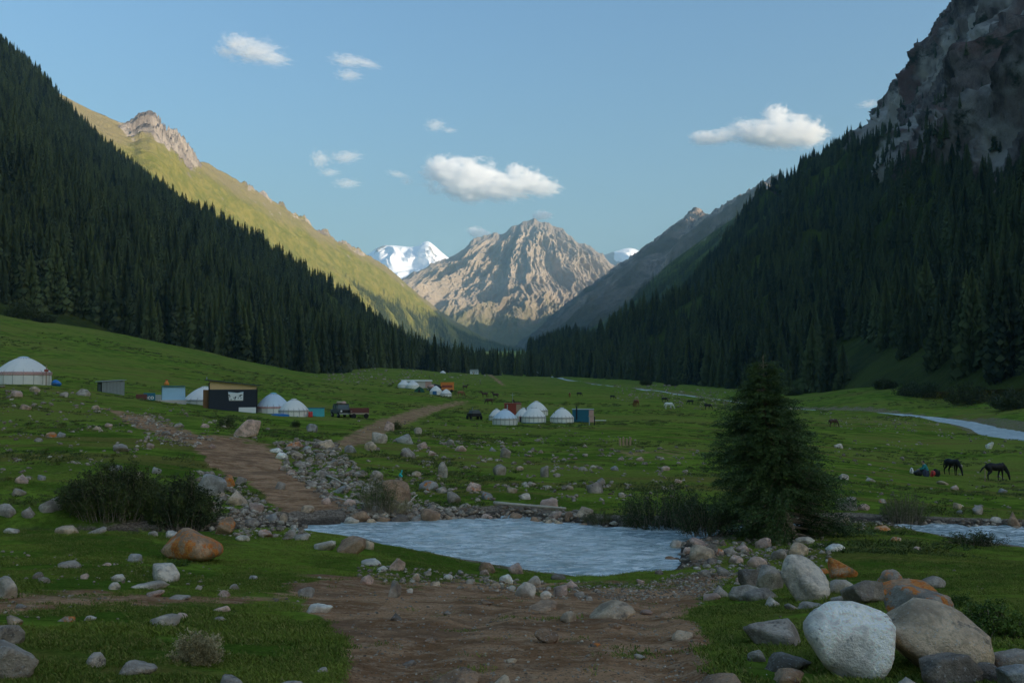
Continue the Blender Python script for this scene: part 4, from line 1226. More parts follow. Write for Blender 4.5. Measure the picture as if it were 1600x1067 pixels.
# the many others, by place
GROUPS = [
 ('grey stone strewn on the turf below the junipers', 'stones on the lower turf', 'grey', [(23,979,26,19),(109,888,37,14),(58,904,20,11),(69,911,19,11),(132,904,15,9),(186,908,22,12),(177,921,21,12),(210,878,23,15),(243,932,30,11),(280,936,34,7),(310,921,12,9),(350,932,19,11),(364,921,17,9),(347,956,24,10),(103,971,28,11),(141,969,21,8),(283,967,23,10),(340,971,24,7),(33,950,21,6),(505,1051,20,9),(165,884,18,6),(478,932,31,17),(395,905,14,7),(270,842,26,14),(105,835,36,16),(150,834,34,12),(240,838,20,10),(20,833,28,9)]),
 ('pale stone in the rubble along the near shore', 'stones of the near shore', 'pale', [(577,858,17,15),(628,910,13,9),(650,909,14,15),(757,898,17,10),(791,911,25,16),(836,915,24,17),(893,919,25,13),(853,935,19,13),(700,905,16,9),(735,912,15,9),(668,899,14,8),(680,915,18,8),(720,898,12,8),(905,932,20,9),(920,938,14,8),(640,926,13,8),(775,918,18,10),(800,922,15,9)]),
 ('brown stone half buried in the bare track', 'stones in the track', 'brown', [(672,1004,22,8),(620,969,22,12),(962,982,24,9),(1066,999,36,15),(1010,960,22,9),(760,945,20,8),(700,960,16,7),(930,1010,18,7),(1000,1030,20,8),(640,1040,22,8),(800,1035,18,7),(1040,965,22,9)]),
 ('weathered stone in the rubble beside the far track', 'stones beside the far track', 'grey', [(460,700,26,12),(487,675,19,15),(511,701,30,16),(547,707,21,13),(580,703,23,15),(438,764,17,13),(372,789,40,25),(549,819,28,12),(510,788,17,12),(452,839,24,15),(415,839,28,12),(472,843,28,10),(443,816,15,16),(400,800,26,16),(392,822,24,14),(425,815,22,14),(480,800,22,12),(500,745,26,13),(470,730,22,11),(530,770,26,13),(545,790,24,12),(488,760,20,10),(455,742,16,9),(520,728,22,11),(560,745,20,10),(575,770,24,13),(590,800,22,12),(465,715,20,10),(480,705,16,9),(500,715,18,9),(440,735,14,8),(300,798,22,12),(330,800,26,14),(345,780,20,12),(380,845,24,10)]),
 ('grey rock lying on the meadow beyond the ford', 'rocks on the meadow beyond the ford', 'grey', [(593,692,27,19),(608,673,17,17),(632,693,32,17),(653,678,14,12),(638,713,27,15),(588,749,25,16),(668,766,37,17),(740,767,25,15),(851,745,15,20),(781,742,23,19),(939,759,17,14),(971,777,16,9),(660,700,20,11),(675,712,16,9),(720,705,18,10),(705,695,15,10),(770,705,14,8),(812,735,13,8),(830,760,18,9),(890,765,16,8),(870,745,13,7),(800,770,18,10),(760,780,22,12),(820,780,20,11),(690,770,20,11),(650,745,18,10),(910,735,14,7),(960,735,15,8),(1000,720,14,7),(1040,735,15,8),(1060,755,16,8),(880,720,12,6)]),
 ('rounded wet stone along the far waterline', 'stones along the far waterline', 'brown', [(868,813,25,16),(889,813,17,16),(914,807,27,17),(907,828,27,13),(886,834,19,15),(806,814,27,14),(948,842,33,15),(1010,843,19,12),(1027,846,25,11),(760,812,22,10),(735,814,24,10),(705,815,22,12),(650,818,24,11),(925,822,22,11),(1094,853,36,13),(1125,867,16,11),(1046,877,19,9),(1030,897,15,8),(1001,912,15,8),(1075,865,20,11),(1112,882,24,12),(600,816,22,10),(580,818,18,9)]),
 ('pale grey stone in the rubble between spruce and gravel shore', 'stones around the foot of the spruce', 'pale', [(1218,874,29,19),(1247,869,38,25),(1196,856,29,18),(1184,887,33,20),(1304,861,34,12),(1258,849,32,11),(1252,891,21,12),(1154,911,17,11),(1208,948,31,18),(1240,954,26,13),(1268,951,46,11),(1311,942,28,13),(1182,1033,32,20),(1112,938,34,13),(1130,898,24,13),(1150,880,26,14),(1100,898,18,9),(1160,862,24,12),(1222,900,20,11),(1140,866,22,12)]),
 ('grey stone scattered on the grass around the round bush', 'stones around the round bush', 'grey', [(1349,797,20,11),(1378,786,16,8),(1496,795,14,11),(1310,700,15,8),(1319,749,18,10),(1433,861,16,8),(1500,803,12,7),(1475,757,20,7),(1492,765,14,8),(1567,770,16,8),(1360,752,18,7),(1345,830,16,8),(1588,833,22,12),(1555,816,20,9),(1400,845,18,7),(1500,730,10,5)]),
 ('small grey stone on the grassy hill slope below the huts', 'stones on the hill slope', 'grey', [(95,683,14,9),(150,672,16,8),(170,668,14,8),(40,640,16,10),(25,620,22,12),(55,612,20,10),(130,618,22,12),(100,620,16,9),(150,640,14,8),(230,655,14,7),(260,680,18,8),(280,668,16,8),(35,755,22,16),(30,775,20,14),(65,750,14,9),(10,805,40,20),(45,808,22,18),(80,800,34,26),(215,752,22,18),(245,740,18,12),(235,700,14,9),(330,700,14,8),(320,668,14,7),(60,690,13,7)]),
]
CWORD = dict(grey='grey', pale='pale', white='whitish', tan='tan', brown='brown', dark='dark', blue='bluish', pink='pinkish')
VARS = dict(grey=['grey', 'pale', 'grey', 'blue', 'tan', 'pink'], pale=['pale', 'grey', 'white', 'tan', 'pink', 'grey'], brown=['brown', 'tan', 'dark', 'grey', 'brown', 'pink'])
for label, group, col, items in GROUPS:
    for it in items:
        c = VARS[col][int(rr.integers(0, 6))]
        area = it[2] * it[3]; ms = np.median([q[2] * q[3] for q in items])
        size = 'small' if area < 0.62 * ms else ('large' if area > 1.6 * ms else 'middling')
        words = label.split(' '); k_ = words.index('stone') if 'stone' in words else words.index('rock')
        shape = 'flat' if it[3] < 0.46 * it[2] else ('upright' if it[3] > 0.85 * it[2] else 'rounded')
        lab = ' '.join([size, shape, CWORD[c], words[k_]] + words[k_ + 1:])
        stone(*it, c, lab, group, lichen=float(rr.random() < 0.12) * rr.uniform(0.2, 0.7))

# loose stones too many to count
PEBS = [rock_mesh(950 + k, 2, 12, 0.08, 34, 'loose_stone') for k in range(7)]
for m_ in PEBS: m_.materials.append(M_PEB)
def pip(px, py, poly):
    return seg_dist(px, py, poly, True) < 0
BEDS = [  # polygon, count, size in pixels lo..hi, clustering
 ([(425,688),(520,690),(565,735),(650,775),(700,795),(690,812),(560,812),(500,775),(450,740)], 1500, 3, 14, 0.1),
 ([(300,735),(360,745),(430,795),(490,830),(480,845),(400,842),(330,835),(290,790)], 800, 3, 14, 0.05),
 ([(540,690),(700,680),(1000,690),(1100,705),(1100,770),(960,790),(700,790),(620,760)], 760, 2.5, 10, 0.72),
 ([(640,790),(860,790),(960,815),(1050,838),(1050,852),(900,830),(640,818)], 620, 4, 14, 0.05),
 ([(1040,848),(1100,842),(1290,840),(1300,880),(1200,925),(1110,905),(1065,885)], 700, 3, 12, 0.1),
 ([(0,600),(120,612),(330,645),(420,660),(420,690),(300,690),(200,720),(0,760)], 460, 2, 9, 0.72),
 ([(185,640),(250,650),(330,690),(300,700),(230,690)], 320, 2, 8, 0.1),
 ([(560,880),(760,900),(900,915),(920,940),(760,925),(560,905)], 420, 3, 10, 0.2),
 ([(0,860),(300,880),(540,900),(540,960),(300,975),(0,975)], 240, 2.5, 8, 0.5),
 ([(540,925),(1100,930),(1110,1067),(545,1067)], 1500, 1.5, 6, 0.3),
 ([(880,906),(1000,912),(1065,895),(1150,890),(1120,930),(960,940)], 1500, 1.8, 6, 0.0),
 ([(1280,680),(1600,680),(1600,800),(1300,810)], 240, 2, 7, 0.75),
 ([(960,598),(1200,612),(1250,640),(1050,640),(960,625)], 420, 1.5, 5, 0.4),
 ([(1280,640),(1480,660),(1560,690),(1300,670)], 240, 1.5, 4, 0.4),
 ([(550,570),(650,575),(640,600),(560,602),(480,590)], 260, 1.5, 5, 0.3),
 ([(640,560),(760,580),(760,610),(640,600)], 120, 1.5, 4, 0.4),
 ([(1290,815),(1600,812),(1600,830),(1440,822),(1300,835)], 200, 3, 10, 0.1),
 ([(560,655),(900,665),(1000,690),(560,690)], 160, 1.5, 5, 0.5),
 ([(1160,900),(1500,890),(1600,960),(1600,1067),(1170,1067)], 160, 2, 7, 0.5),
]
def beds(BEDS):
    PX, PY, SZ = [], [], []
    r = np.random.default_rng(99)
    for poly, n, lo, hi, cl in BEDS:
        p = np.array(poly, float); a, b = p.min(0), p.max(0)
        c = r.uniform(a, b, (n * 6, 2)); k = pip(c[:, 0], c[:, 1], poly)
        if cl > 0:
            k &= r.random(len(c)) < smooth(cl - 0.35, cl + 0.15, 0.5 + noise2(c[:, 0] / 26, c[:, 1] / 13, 31))
        c = c[k][:n]
        PX.append(c[:, 0]); PY.append(c[:, 1]); SZ.append(lo + (hi - lo) * r.random(len(c)) ** 2.6)
    return np.concatenate(PX), np.concatenate(PY), np.concatenate(SZ)

_bx, _by, _bs = beds(BEDS)
_G = on_ground_many(_bx, _by)
_wm = _bs * _G[:, 1] / F
_in = ~((_G[:, 1] > 12) & (_G[:, 1] < 45) & (seg_dist(_G[:, 0], _G[:, 1], POND, True) < -0.25))
_G, _wm = _G[_in], _wm[_in]
n = len(_G)
_hs = rr.uniform(0.45, 0.85, n)
_G[:, 2] += _wm * _hs * 0.18
instancer('loose_stones', _G, np.stack([rr.normal(0, .15, n), rr.normal(0, .15, n), rr.uniform(0, 6.28, n)], -1),
          np.stack([_wm * rr.uniform(.9, 1.2, n), _wm * rr.uniform(.7, 1.0, n), _wm * _hs], -1), PEBS, 'loose small stones and pebbles strewn over banks, track and meadow', 'stones')
# ------------------------------------------------------------------ the lone spruce by the stream
def needle_sprays(P0, D, L, rng, per=7, spread=0.5, wd=0.10, droop=0.25):
    """many short needle blades along twigs: P0 start, D unit direction, L length"""
    n = len(P0)
    t = np.tile(np.linspace(0.1, 1.0, per), n); idx = np.repeat(np.arange(n), per)
    d = D[idx]; base = P0[idx] + d * (L[idx] * t)[:, None]
    base[:, 2] -= droop * L[idx] * t ** 2
    rv = rng.normal(size=base.shape); side = np.cross(d, rv); side /= np.linalg.norm(side, axis=1, keepdims=True) + 1e-9
    out = d * 0.75 + side * spread; out /= np.linalg.norm(out, axis=1, keepdims=True)
    ln = L[idx] * rng.uniform(0.28, 0.5, len(idx)) * (1.15 - 0.5 * t)
    tip = base + out * ln[:, None]; w = np.cross(out, rv); w /= np.linalg.norm(w, axis=1, keepdims=True) + 1e-9
    w *= (ln * wd)[:, None]
    V = np.stack([base - w * 0.5, base + out * (ln * 0.55)[:, None] + w, tip, base + out * (ln * 0.45)[:, None] - w * 0.9], 1).reshape(-1, 3)
    return V, np.arange(len(V)).reshape(-1, 4)

def tubes(segs, sides=4):
    """tapered sticks from (p0, p1, r0, r1)"""
    V = []; Q = []
    for p0, p1, r0, r1 in segs:
        p0 = np.array(p0, float); p1 = np.array(p1, float); d = p1 - p0; d /= np.linalg.norm(d) + 1e-9
        a = np.cross(d, (0.3, 0.9, 0.2)); a /= np.linalg.norm(a) + 1e-9; b = np.cross(d, a); i = len(V)
        for p, r in ((p0, r0), (p1, r1)):
            for k in range(sides):
                t = 6.283 * k / sides; V.append(p + r * (a * math.cos(t) + b * math.sin(t)))
        for k in range(sides):
            Q.append((i + k, i + (k + 1) % sides, i + sides + (k + 1) % sides, i + sides + k))
    return V, Q

def m_leaf(name, lo, hi, sc=3.0, rough=0.6):
    g = N(name, rough, 0.25)
    p = g.pos(); f = g.noise(p, sc, 4, 0.65); f2 = g.noise(p, sc * 9, 3, 0.6)
    c = g.mix(g.ramp(f, 0.38, 0.62), lo, hi)
    c = g.mix(g.ramp(f2, 0.45, 0.65, 0, 0.6), c, tuple(x * 0.55 for x in lo))
    g.color(c)
    return g.m
M_HERO = m_leaf('lone_spruce_needles', (0.042, 0.072, 0.020), (0.120, 0.172, 0.044), 2.4)
M_BARK2 = plain('grey_brown_bark', (0.34, 0.25, 0.17), 0.95, 0.4, 18)

def lone_spruce():
    r = np.random.default_rng(17)
    g0 = on_ground(1243, 842); base = np.array([g0[0], g0[1], g0[2]])
    s = g0[1] / F
    H = 286 * s; lean = -48 * s            # the trunk leans towards the ford
    t = empty('spruce_tree', base)
    # trunk
    def axis(f): return np.array([lean * (1 - (1 - f) ** 2.2), 0.05 * math.sin(f * 4), f * H])
    segs = [(axis(a), axis(a + 0.1), 0.075 * (1 - a) + 0.01, 0.075 * (0.9 - a) + 0.01) for a in np.arange(0, 0.95, 0.1)]
    segs.insert(0, (np.array([0.05, 0, -0.12]), axis(0.02), 0.13, 0.075))
    V, Q = tubes(segs, 9); link('trunk', make_mesh('trunk', V, Q=Q), M_BARK2, t)
    P0, D, L, bsegs = [], [], [], []
    prof = lambda f: np.interp(f, [0, 0.06, 0.16, 0.30, 0.45, 0.60, 0.75, 0.88, 0.96, 1.0], [0.84, 1.04, 1.10, 1.0, 0.84, 0.69, 0.48, 0.27, 0.11, 0.02]) * 99 * s
    for k in range(1100):
        f = ((k % 26) + r.normal(0, 0.16)) / 26.0; f = min(max(f * 0.95 + 0.035, 0.03), 0.985)
        if r.random() < 0.75 * f ** 2: continue
        a = r.uniform(0, 6.283); R = prof(f) * r.uniform(0.70, 1.14) * (1 + 0.13 * math.sin(a * 3 + f * 9))
        if f < 0.26 and -0.15 < math.cos(a) < 0.9 and math.sin(a) < 0.15: continue      # trunk shows on this side
        c = axis(f); up = r.uniform(-0.16, 0.06) - 0.14 * (1 - f) + 0.25 * f ** 3
        dirv = np.array([math.cos(a), math.sin(a), up]); dirv /= np.linalg.norm(dirv)
        n = 12
        q = np.linspace(0.22, 1.0, n); pts = c + dirv * (R * q)[:, None]; pts[:, 2] -= 0.10 * R * q ** 2 - 0.12 * R * np.clip(q - 0.7, 0, 1)
        bsegs.append((c, pts[6], 0.012, 0.006))
        lat = np.array([-dirv[1], dirv[0], 0.0])
        for i in range(n):
            for sg in (-1, 1):
                if r.random() < 0.08: continue
                dv = dirv * r.uniform(0.5, 0.9) + lat * sg * r.uniform(0.4, 0.9) + np.array([0, 0, r.uniform(-0.45, 0.12)])
                P0.append(pts[i]); D.append(dv / np.linalg.norm(dv)); L.append(r.uniform(0.15, 0.30) * (1.10 - 0.30 * q[i]) * (0.6 + 0.4 * min(1, R / (60 * s))))
        P0.append(pts[-1]); D.append(dirv); L.append(0.22)
    for k in range(16):
        P0.append(axis(0.93 + 0.07 * k / 16)); a = r.uniform(0, 6.28); v = np.array([math.cos(a) * 0.6, math.sin(a) * 0.6, 0.8]); D.append(v / np.linalg.norm(v)); L.append(0.14)
    V, Q = needle_sprays(np.array(P0), np.array(D), np.array(L), r, per=9, spread=0.62, wd=0.13)
    link('crown', make_mesh('crown', V, Q=Q, smooth_shade=False), M_HERO, t)
    V, Q = tubes(bsegs, 4); link('branches', make_mesh('branches', V, Q=Q), M_BARK2, t)
    tag(t, 'lone bushy dark spruce with a leaning trunk beside the stream', 'tree')
lone_spruce()

# ------------------------------------------------------------------ shrubs
def shrub(name, px, py, wpx, hpx, label, cat, mat, seed, stems=60, leaf=0.05, per=14, bushy=0.55, upright=0.5, depth=0.8, twig=M_BARK2, d=None, wleaf=0.35):
    r = np.random.default_rng(seed)
    g0 = on_ground(px, py) if d is None else np.array([*W(px, py, d)[:2], 0])
    g0[2] = gz(g0[0], g0[1]); s = g0[1] / F
    Wd, H = wpx * s, hpx * s
    t = empty(name, (g0[0], g0[1] + Wd * depth * 0.25, g0[2] - 0.03))
    P0, D, L, segs = [], [], [], []
    for k in range(stems):
        a = r.uniform(0, 6.283); q = math.sqrt(r.random())
        b = np.array([math.cos(a) * q * Wd * 0.36, math.sin(a) * q * Wd * 0.36 * depth, 0.0])
        hh = H * (1 - 0.55 * q ** 2) * r.uniform(0.65, 1.08)
        tip = b + np.array([math.cos(a) * q * Wd * 0.16 + r.normal(0, 0.05 * Wd), math.sin(a) * q * Wd * 0.16 * depth + r.normal(0, 0.05 * Wd), hh])
        n = per; pr = None
        for i in range(n + 1):
            f = i / n
            p = b * (1 - f) + tip * f; p[2] = hh * (f ** (1 - 0.25 * upright)); p = p + r.normal(0, 0.02 * H, 3) * f
            if pr is not None and i % 3 == 0: segs.append((pr, p, 0.008 * (1 - f) + 0.003, 0.008 * (1 - f) + 0.002)); pr = p
            if pr is None: pr = p
            if f < 0.12: continue
            for m in range(3):
                v = np.array([r.normal(), r.normal(), r.normal(0.25 + upright, 0.5)]); v /= np.linalg.norm(v)
                P0.append(p + r.normal(0, 0.035 * Wd * bushy, 3)); D.append(v); L.append(leaf * r.uniform(0.7, 1.5))
    V, Q = needle_sprays(np.array(P0), np.array(D), np.array(L), r, per=5, spread=0.8, wd=wleaf, droop=0.1)
    V[:, 2] = np.maximum(V[:, 2], 0.0)
    link('foliage', make_mesh('foliage', V, Q=Q, smooth_shade=False), mat, t)
    V, Q = tubes(segs, 4); link('stems', make_mesh('stems', V, Q=Q), twig, t)
    return tag(t, label, cat)
M_JUN = m_leaf('juniper_leaf', (0.040, 0.050, 0.014), (0.105, 0.125, 0.026), 1.6)
M_WILLOW = m_leaf('willow_leaf', (0.050, 0.066, 0.018), (0.090, 0.110, 0.032), 2.2)
M_OLIVE = m_leaf('olive_leaf', (0.095, 0.105, 0.032), (0.150, 0.155, 0.050), 3.0)
M_DRY = m_leaf('dry_straw', (0.34, 0.27, 0.13), (0.52, 0.42, 0.22), 6.0, 0.9)
M_GREEN = m_leaf('weed_leaf', (0.080, 0.130, 0.020), (0.150, 0.210, 0.035), 4.0)
shrub('juniper_bush', 165, 832, 165, 90, 'dark wide juniper bush on the stream bank, the taller of two', 'bush', M_JUN, 1, 190, 0.115, 18, 0.5, 0.8, 0.7, d=26.6)
shrub('juniper_bush', 278, 832, 116, 82, 'brighter green juniper bush nearer the far track', 'bush', M_JUN, 2, 140, 0.115, 17, 0.5, 0.7, 0.7, d=26.4)
shrub('willow_shrub', 1042, 838, 150, 82, 'broad dark leafy shrub beside the lone spruce', 'bush', M_WILLOW, 3, 130, 0.085, 13, 0.6, 0.4, 0.7)
shrub('willow_shrub', 1110, 838, 110, 70, 'dark shrub growing under the skirts of the lone spruce', 'bush', M_WILLOW, 13, 80, 0.085, 13, 0.6, 0.4, 0.7)
shrub('round_bush', 1420, 822, 72, 60, 'round olive green bush standing alone by the stream', 'bush', M_OLIVE, 4, 110, 0.06, 14, 0.4, 0.8, 0.9, wleaf=0.22)
shrub('low_shrub', 1530, 853, 96, 22, 'low flat green shrub at the edge of the rapids', 'bush', M_JUN, 5, 90, 0.06, 7, 0.7, 0.2, 0.6)
shrub('thistle_tuft', 300, 1038, 74, 56, 'dry straw coloured thistle tuft in the lower turf', 'plant', M_DRY, 6, 46, 0.035, 11, 0.7, 0.3, 0.9, twig=M_DRY, wleaf=0.3)
shrub('nettle_patch', 1560, 1000, 110, 56, 'patch of green weeds behind the largest tan boulder', 'plant', M_GREEN, 7, 90, 0.045, 9, 0.6, 0.6, 0.8, wleaf=0.4)
shrub('weed_clump', 1505, 950, 40, 20, 'small clump of weeds beside the lichened boulder', 'plant', M_GREEN, 8, 30, 0.04, 7, 0.6, 0.6, 0.8)
shrub('dock_plant', 275, 884, 34, 12, 'small broad leaved plant at the foot of the orange boulder', 'plant', M_GREEN, 9, 20, 0.05, 5, 0.6, 0.4, 0.6)
shrub('reed_tuft', 588, 806, 70, 66, 'tuft of tall reeds and dry stalks on the far bank', 'plant', M_OLIVE, 10, 55, 0.14, 7, 0.3, 1.6, 0.7, wleaf=0.10)
shrub('dry_reed_tuft', 622, 806, 44, 30, 'yellowing grass tuft below the large brownish boulder', 'plant', M_DRY, 11, 34, 0.12, 6, 0.3, 1.4, 0.7, wleaf=0.10)
shrub('grass_tuft', 935, 822, 50, 24, 'grassy tuft among the stones of the far shore', 'plant', M_OLIVE, 12, 40, 0.10, 6, 0.3, 1.2, 0.7, wleaf=0.12)
shrub('meadow_bush', 460, 668, 16, 12, 'small dark bush among stones below the parked truck', 'bush', M_JUN, 14, 24, 0.12, 6, 0.6, 0.6, 0.8)
shrub('meadow_bush', 620, 672, 12, 14, 'small dark bush beside the second track', 'bush', M_JUN, 15, 24, 0.14, 6, 0.6, 0.6, 0.8)
shrub('streamside_bush', 352, 668, 34, 18, 'low bush beside the big pinkish boulder', 'bush', M_WILLOW, 16, 34, 0.12, 7, 0.6, 0.6, 0.8)
# scrub along the forest foot
for i, (bx, by, bw, bh, lb, *bd_) in enumerate([(30, 496, 60, 28, 'dark scrub bush at the upper corner of the meadow', 392), (66, 502, 34, 14, 'smaller scrub bush beside the upper corner one', 398),
                                    (1010, 602, 18, 9, 'scrub bush at the bend of the far river'), (1050, 603, 22, 11, 'rounded scrub bush beside the far river'), (1240, 618, 30, 12, 'scrub bush across the river behind the lone spruce'), (1440, 622, 70, 26, 'wide dark scrub bush on the far bank of the river'), (1520, 632, 80, 34, 'tall dark scrub at the water of the far river'), (1585, 640, 60, 30, 'dark scrub leaning over the far river at the view edge'), (1385, 608, 34, 14, 'scrub bush below the lit forest clearing'), (1180, 606, 26, 10, 'small scrub bush across the river')]):
    shrub('scrub_bush', bx, by, bw, bh, lb, 'bush', M_WILLOW if i % 2 else M_JUN, 60 + i, 70, 1.0 if by < 600 else 0.8, 8, 0.6, 0.4, 0.7, d=(bd_[0] if bd_ else None))

# ------------------------------------------------------------------ driftwood
def log_thing(name, a, b, rpx, label, mat, seed=0, cat='log', lift=0.04):
    """a weathered stem lying between two photo pixels"""
    p, q = on_ground(*a), on_ground(*b)
    s = p[1] / F; r0 = rpx * s; rng = np.random.default_rng(seed); n = 9; V = []; Q = []
    d = q - p; side = np.array([d[1], -d[0], 0]); side /= np.linalg.norm(side) + 1e-9
    for i in range(n):
        f = i / (n - 1); c = p * (1 - f) + q * f
        c[2] = max(c[2], gz(c[0], c[1]), wlevel(c[0]) if abs(c[1] - 27) < 6 else -99) + lift + r0
        c = c + side * rng.normal(0, 0.02)
        r = r0 * (1 - 0.35 * f) * rng.uniform(0.9, 1.1)
        for k in range(8):
            t = 6.283 * k / 8; V.append(c - p + side * r * math.cos(t) + np.array([0, 0, r * math.sin(t)]))
    for i in range(n - 1):
        for k in range(8):
            Q.append((i * 8 + k, i * 8 + (k + 1) % 8, (i + 1) * 8 + (k + 1) % 8, (i + 1) * 8 + k))
    me = make_mesh(name, V, Q=Q + [(7, 6, 5, 4), (7, 4, 3, 0), (0, 3, 2, 1)] + [(n * 8 - 8, n * 8 - 7, n * 8 - 6, n * 8 - 5), (n * 8 - 8, n * 8 - 5, n * 8 - 4, n * 8 - 1), (n * 8 - 1, n * 8 - 4, n * 8 - 3, n * 8 - 2)])
    o = link(name, me, mat, loc=p)
    return tag(o, label, cat)
M_DRIFT = plain('bleached_wood', (0.62, 0.50, 0.36), 0.9, 0.3, 12)
M_LOGD = plain('dark_log', (0.20, 0.15, 0.10), 0.95, 0.35, 10)
log_thing('driftwood_log', (772, 790), (884, 799), 2.6, 'long bleached log lying along the far shore of the ford', M_DRIFT, 1)
log_thing('fallen_log', (1282, 840), (1322, 824), 4.5, 'dark fallen log on the grass beside the lone spruce', M_LOGD, 2)
log_thing('driftwood_branch', (512, 746), (546, 764), 1.5, 'pale branch in the rubble, upper of two beside the far track', M_DRIFT, 3, 'branch')
log_thing('driftwood_branch', (520, 780), (606, 809), 1.5, 'long pale branch reaching down to the water beside the far track', M_DRIFT, 4, 'branch')
log_thing('driftwood_branch', (637, 790), (652, 776), 1.3, 'short pale branch sticking up behind the reeds', M_DRIFT, 5, 'branch')

# ------------------------------------------------------------------ turf
def blade_tuft(seed, n, h, w, spread):
    r = np.random.default_rng(seed); V = []; T = []
    for k in range(n):
        a = r.uniform(0, 6.28); q = math.sqrt(r.random()) * spread; b = np.array([math.cos(a) * q, math.sin(a) * q, -0.01])
        c = r.uniform(0, 6.28); sd = np.array([math.cos(c), math.sin(c), 0]) * w * 0.5; ln = np.array([math.cos(c + 1.5), math.sin(c + 1.5), 0])
        hh = h * r.uniform(0.5, 1.1); i = len(V)
        V += [b - sd, b + sd, b + ln * hh * 0.22 + sd * 0.7 + (0, 0, hh * 0.6), b + ln * hh * r.uniform(0.35, 0.8) + (0, 0, hh)]
        T += [(i, i + 1, i + 2), (i, i + 2, i + 3)]
    return make_mesh('grass_tuft', V, T=T, smooth_shade=False)
def m_turf():
    g = N('turf_blades', 0.8, 0.1)
    rnd = g.oinfo('Random'); p = g.pos()
    mid = g.noise(p, 0.35, 5, 0.65); f = g.noise(p, 30.0, 2, 0.6)
    c = g.mix(g.ramp(mid, 0.42, 0.58), (0.110, 0.160, 0.020), (0.195, 0.245, 0.032))
    c = g.mix(g.ramp(rnd, 0.3, 0.9, 0, 0.55), c, (0.080, 0.108, 0.016))
    c = g.mix(g.ramp(rnd, 0.86, 0.90, 0, 0.6), c, (0.40, 0.32, 0.11))
    c = g.mix(g.ramp(f, 0.45, 0.6, 0, 0.4), c, (0.30, 0.30, 0.07))
    g.color(c)
    return g.m
M_TURF = m_turf()
TUFTS = [blade_tuft(700 + k, 18, 0.030, 0.0060, 0.085) for k in range(5)]
for m_ in TUFTS: m_.materials.append(M_TURF)
def turf():
    r = np.random.default_rng(3)
    n = 290000
    u = r.uniform(-0.80, 0.80, n)
    d = 1.0 / np.sqrt(r.uniform(1 / 34.0 ** 2, 1 / 4.0 ** 2, n))
    # even on the screen rather than on the ground
    d = np.where(r.random(n) < 0.55, np.exp(r.uniform(math.log(4.2), math.log(34), n)), d)
    x = u * d; P = np.stack([x, d, gfast(x, d)], -1)
    md, mg = ground_masks(P)
    e = 0.9 * fbm2(x * 1.6, d * 1.6, 5, 19) + r.normal(0, 0.16, len(x))
    keep = (md + e < 0.42) & (mg + e < 0.45) & (noise2(x * 0.8, d * 0.8, 9) + 0.5 * noise2(x * 3, d * 3, 8) > -0.30)
    keep &= ~((d > 12) & (seg_dist(x, d, POND, True) < 0.15))
    P = P[keep]; n = len(P); s = r.uniform(0.45, 1.05, n) * (0.75 + 0.5 * np.clip(0.5 + noise2(P[:, 0] * 0.5, P[:, 1] * 0.5, 29), 0, 1)) * (1 + np.clip(P[:, 1] - 10, 0, 30) * 0.02)
    instancer('turf', P, np.stack([r.normal(0, .08, n), r.normal(0, .08, n), r.uniform(0, 6.28, n)], -1), np.stack([s * 1.25, s * 1.25, s], -1), TUFTS, 'short cropped green turf on both sides of the track', 'grass')
turf()

# coarse tussocks and weeds out on the pasture
M_TUSS = m_leaf('tussock_blades', (0.070, 0.100, 0.014), (0.190, 0.190, 0.036), 0.5)
TUSS = [blade_tuft(760 + k, 26, 0.16, 0.020, 0.16) for k in range(4)]
for m_ in TUSS: m_.materials.append(M_TUSS)
def tussocks():
    r = np.random.default_rng(8); n = 26000
    u = r.uniform(-0.60, 0.60, n); d = np.exp(r.uniform(math.log(20), math.log(330), n)); x = u * d
    P = np.stack([x, d, gfast(x, d)], -1); md, mg = ground_masks(P)
    keep = (md < 0.25) & (mg < 0.4) & (r.random(n) < smooth(-0.1, 0.45, noise2(x / (0.16 * d), np.log(d) * 7, 5) + 0.35 * noise2(x * 0.4, d * 0.25, 6)))
    keep &= ~((d < 45) & (seg_dist(x, d, POND, True) < 0.2)) & ~((d > 50) & (seg_dist(x, d, RIVER) < river_w(d) + 2))
    P = P[keep]; n = len(P); s = r.uniform(0.4, 1.0, n) * (0.6 + P[:, 1] * 0.010)
    instancer('pasture_tussocks', P, np.stack([r.normal(0, .1, n), r.normal(0, .1, n), r.uniform(0, 6.28, n)], -1), np.stack([s * 1.6, s * 1.6, s * 0.8], -1), TUSS, 'coarse grass tussocks and weeds scattered over the pasture', 'grass')
tussocks()
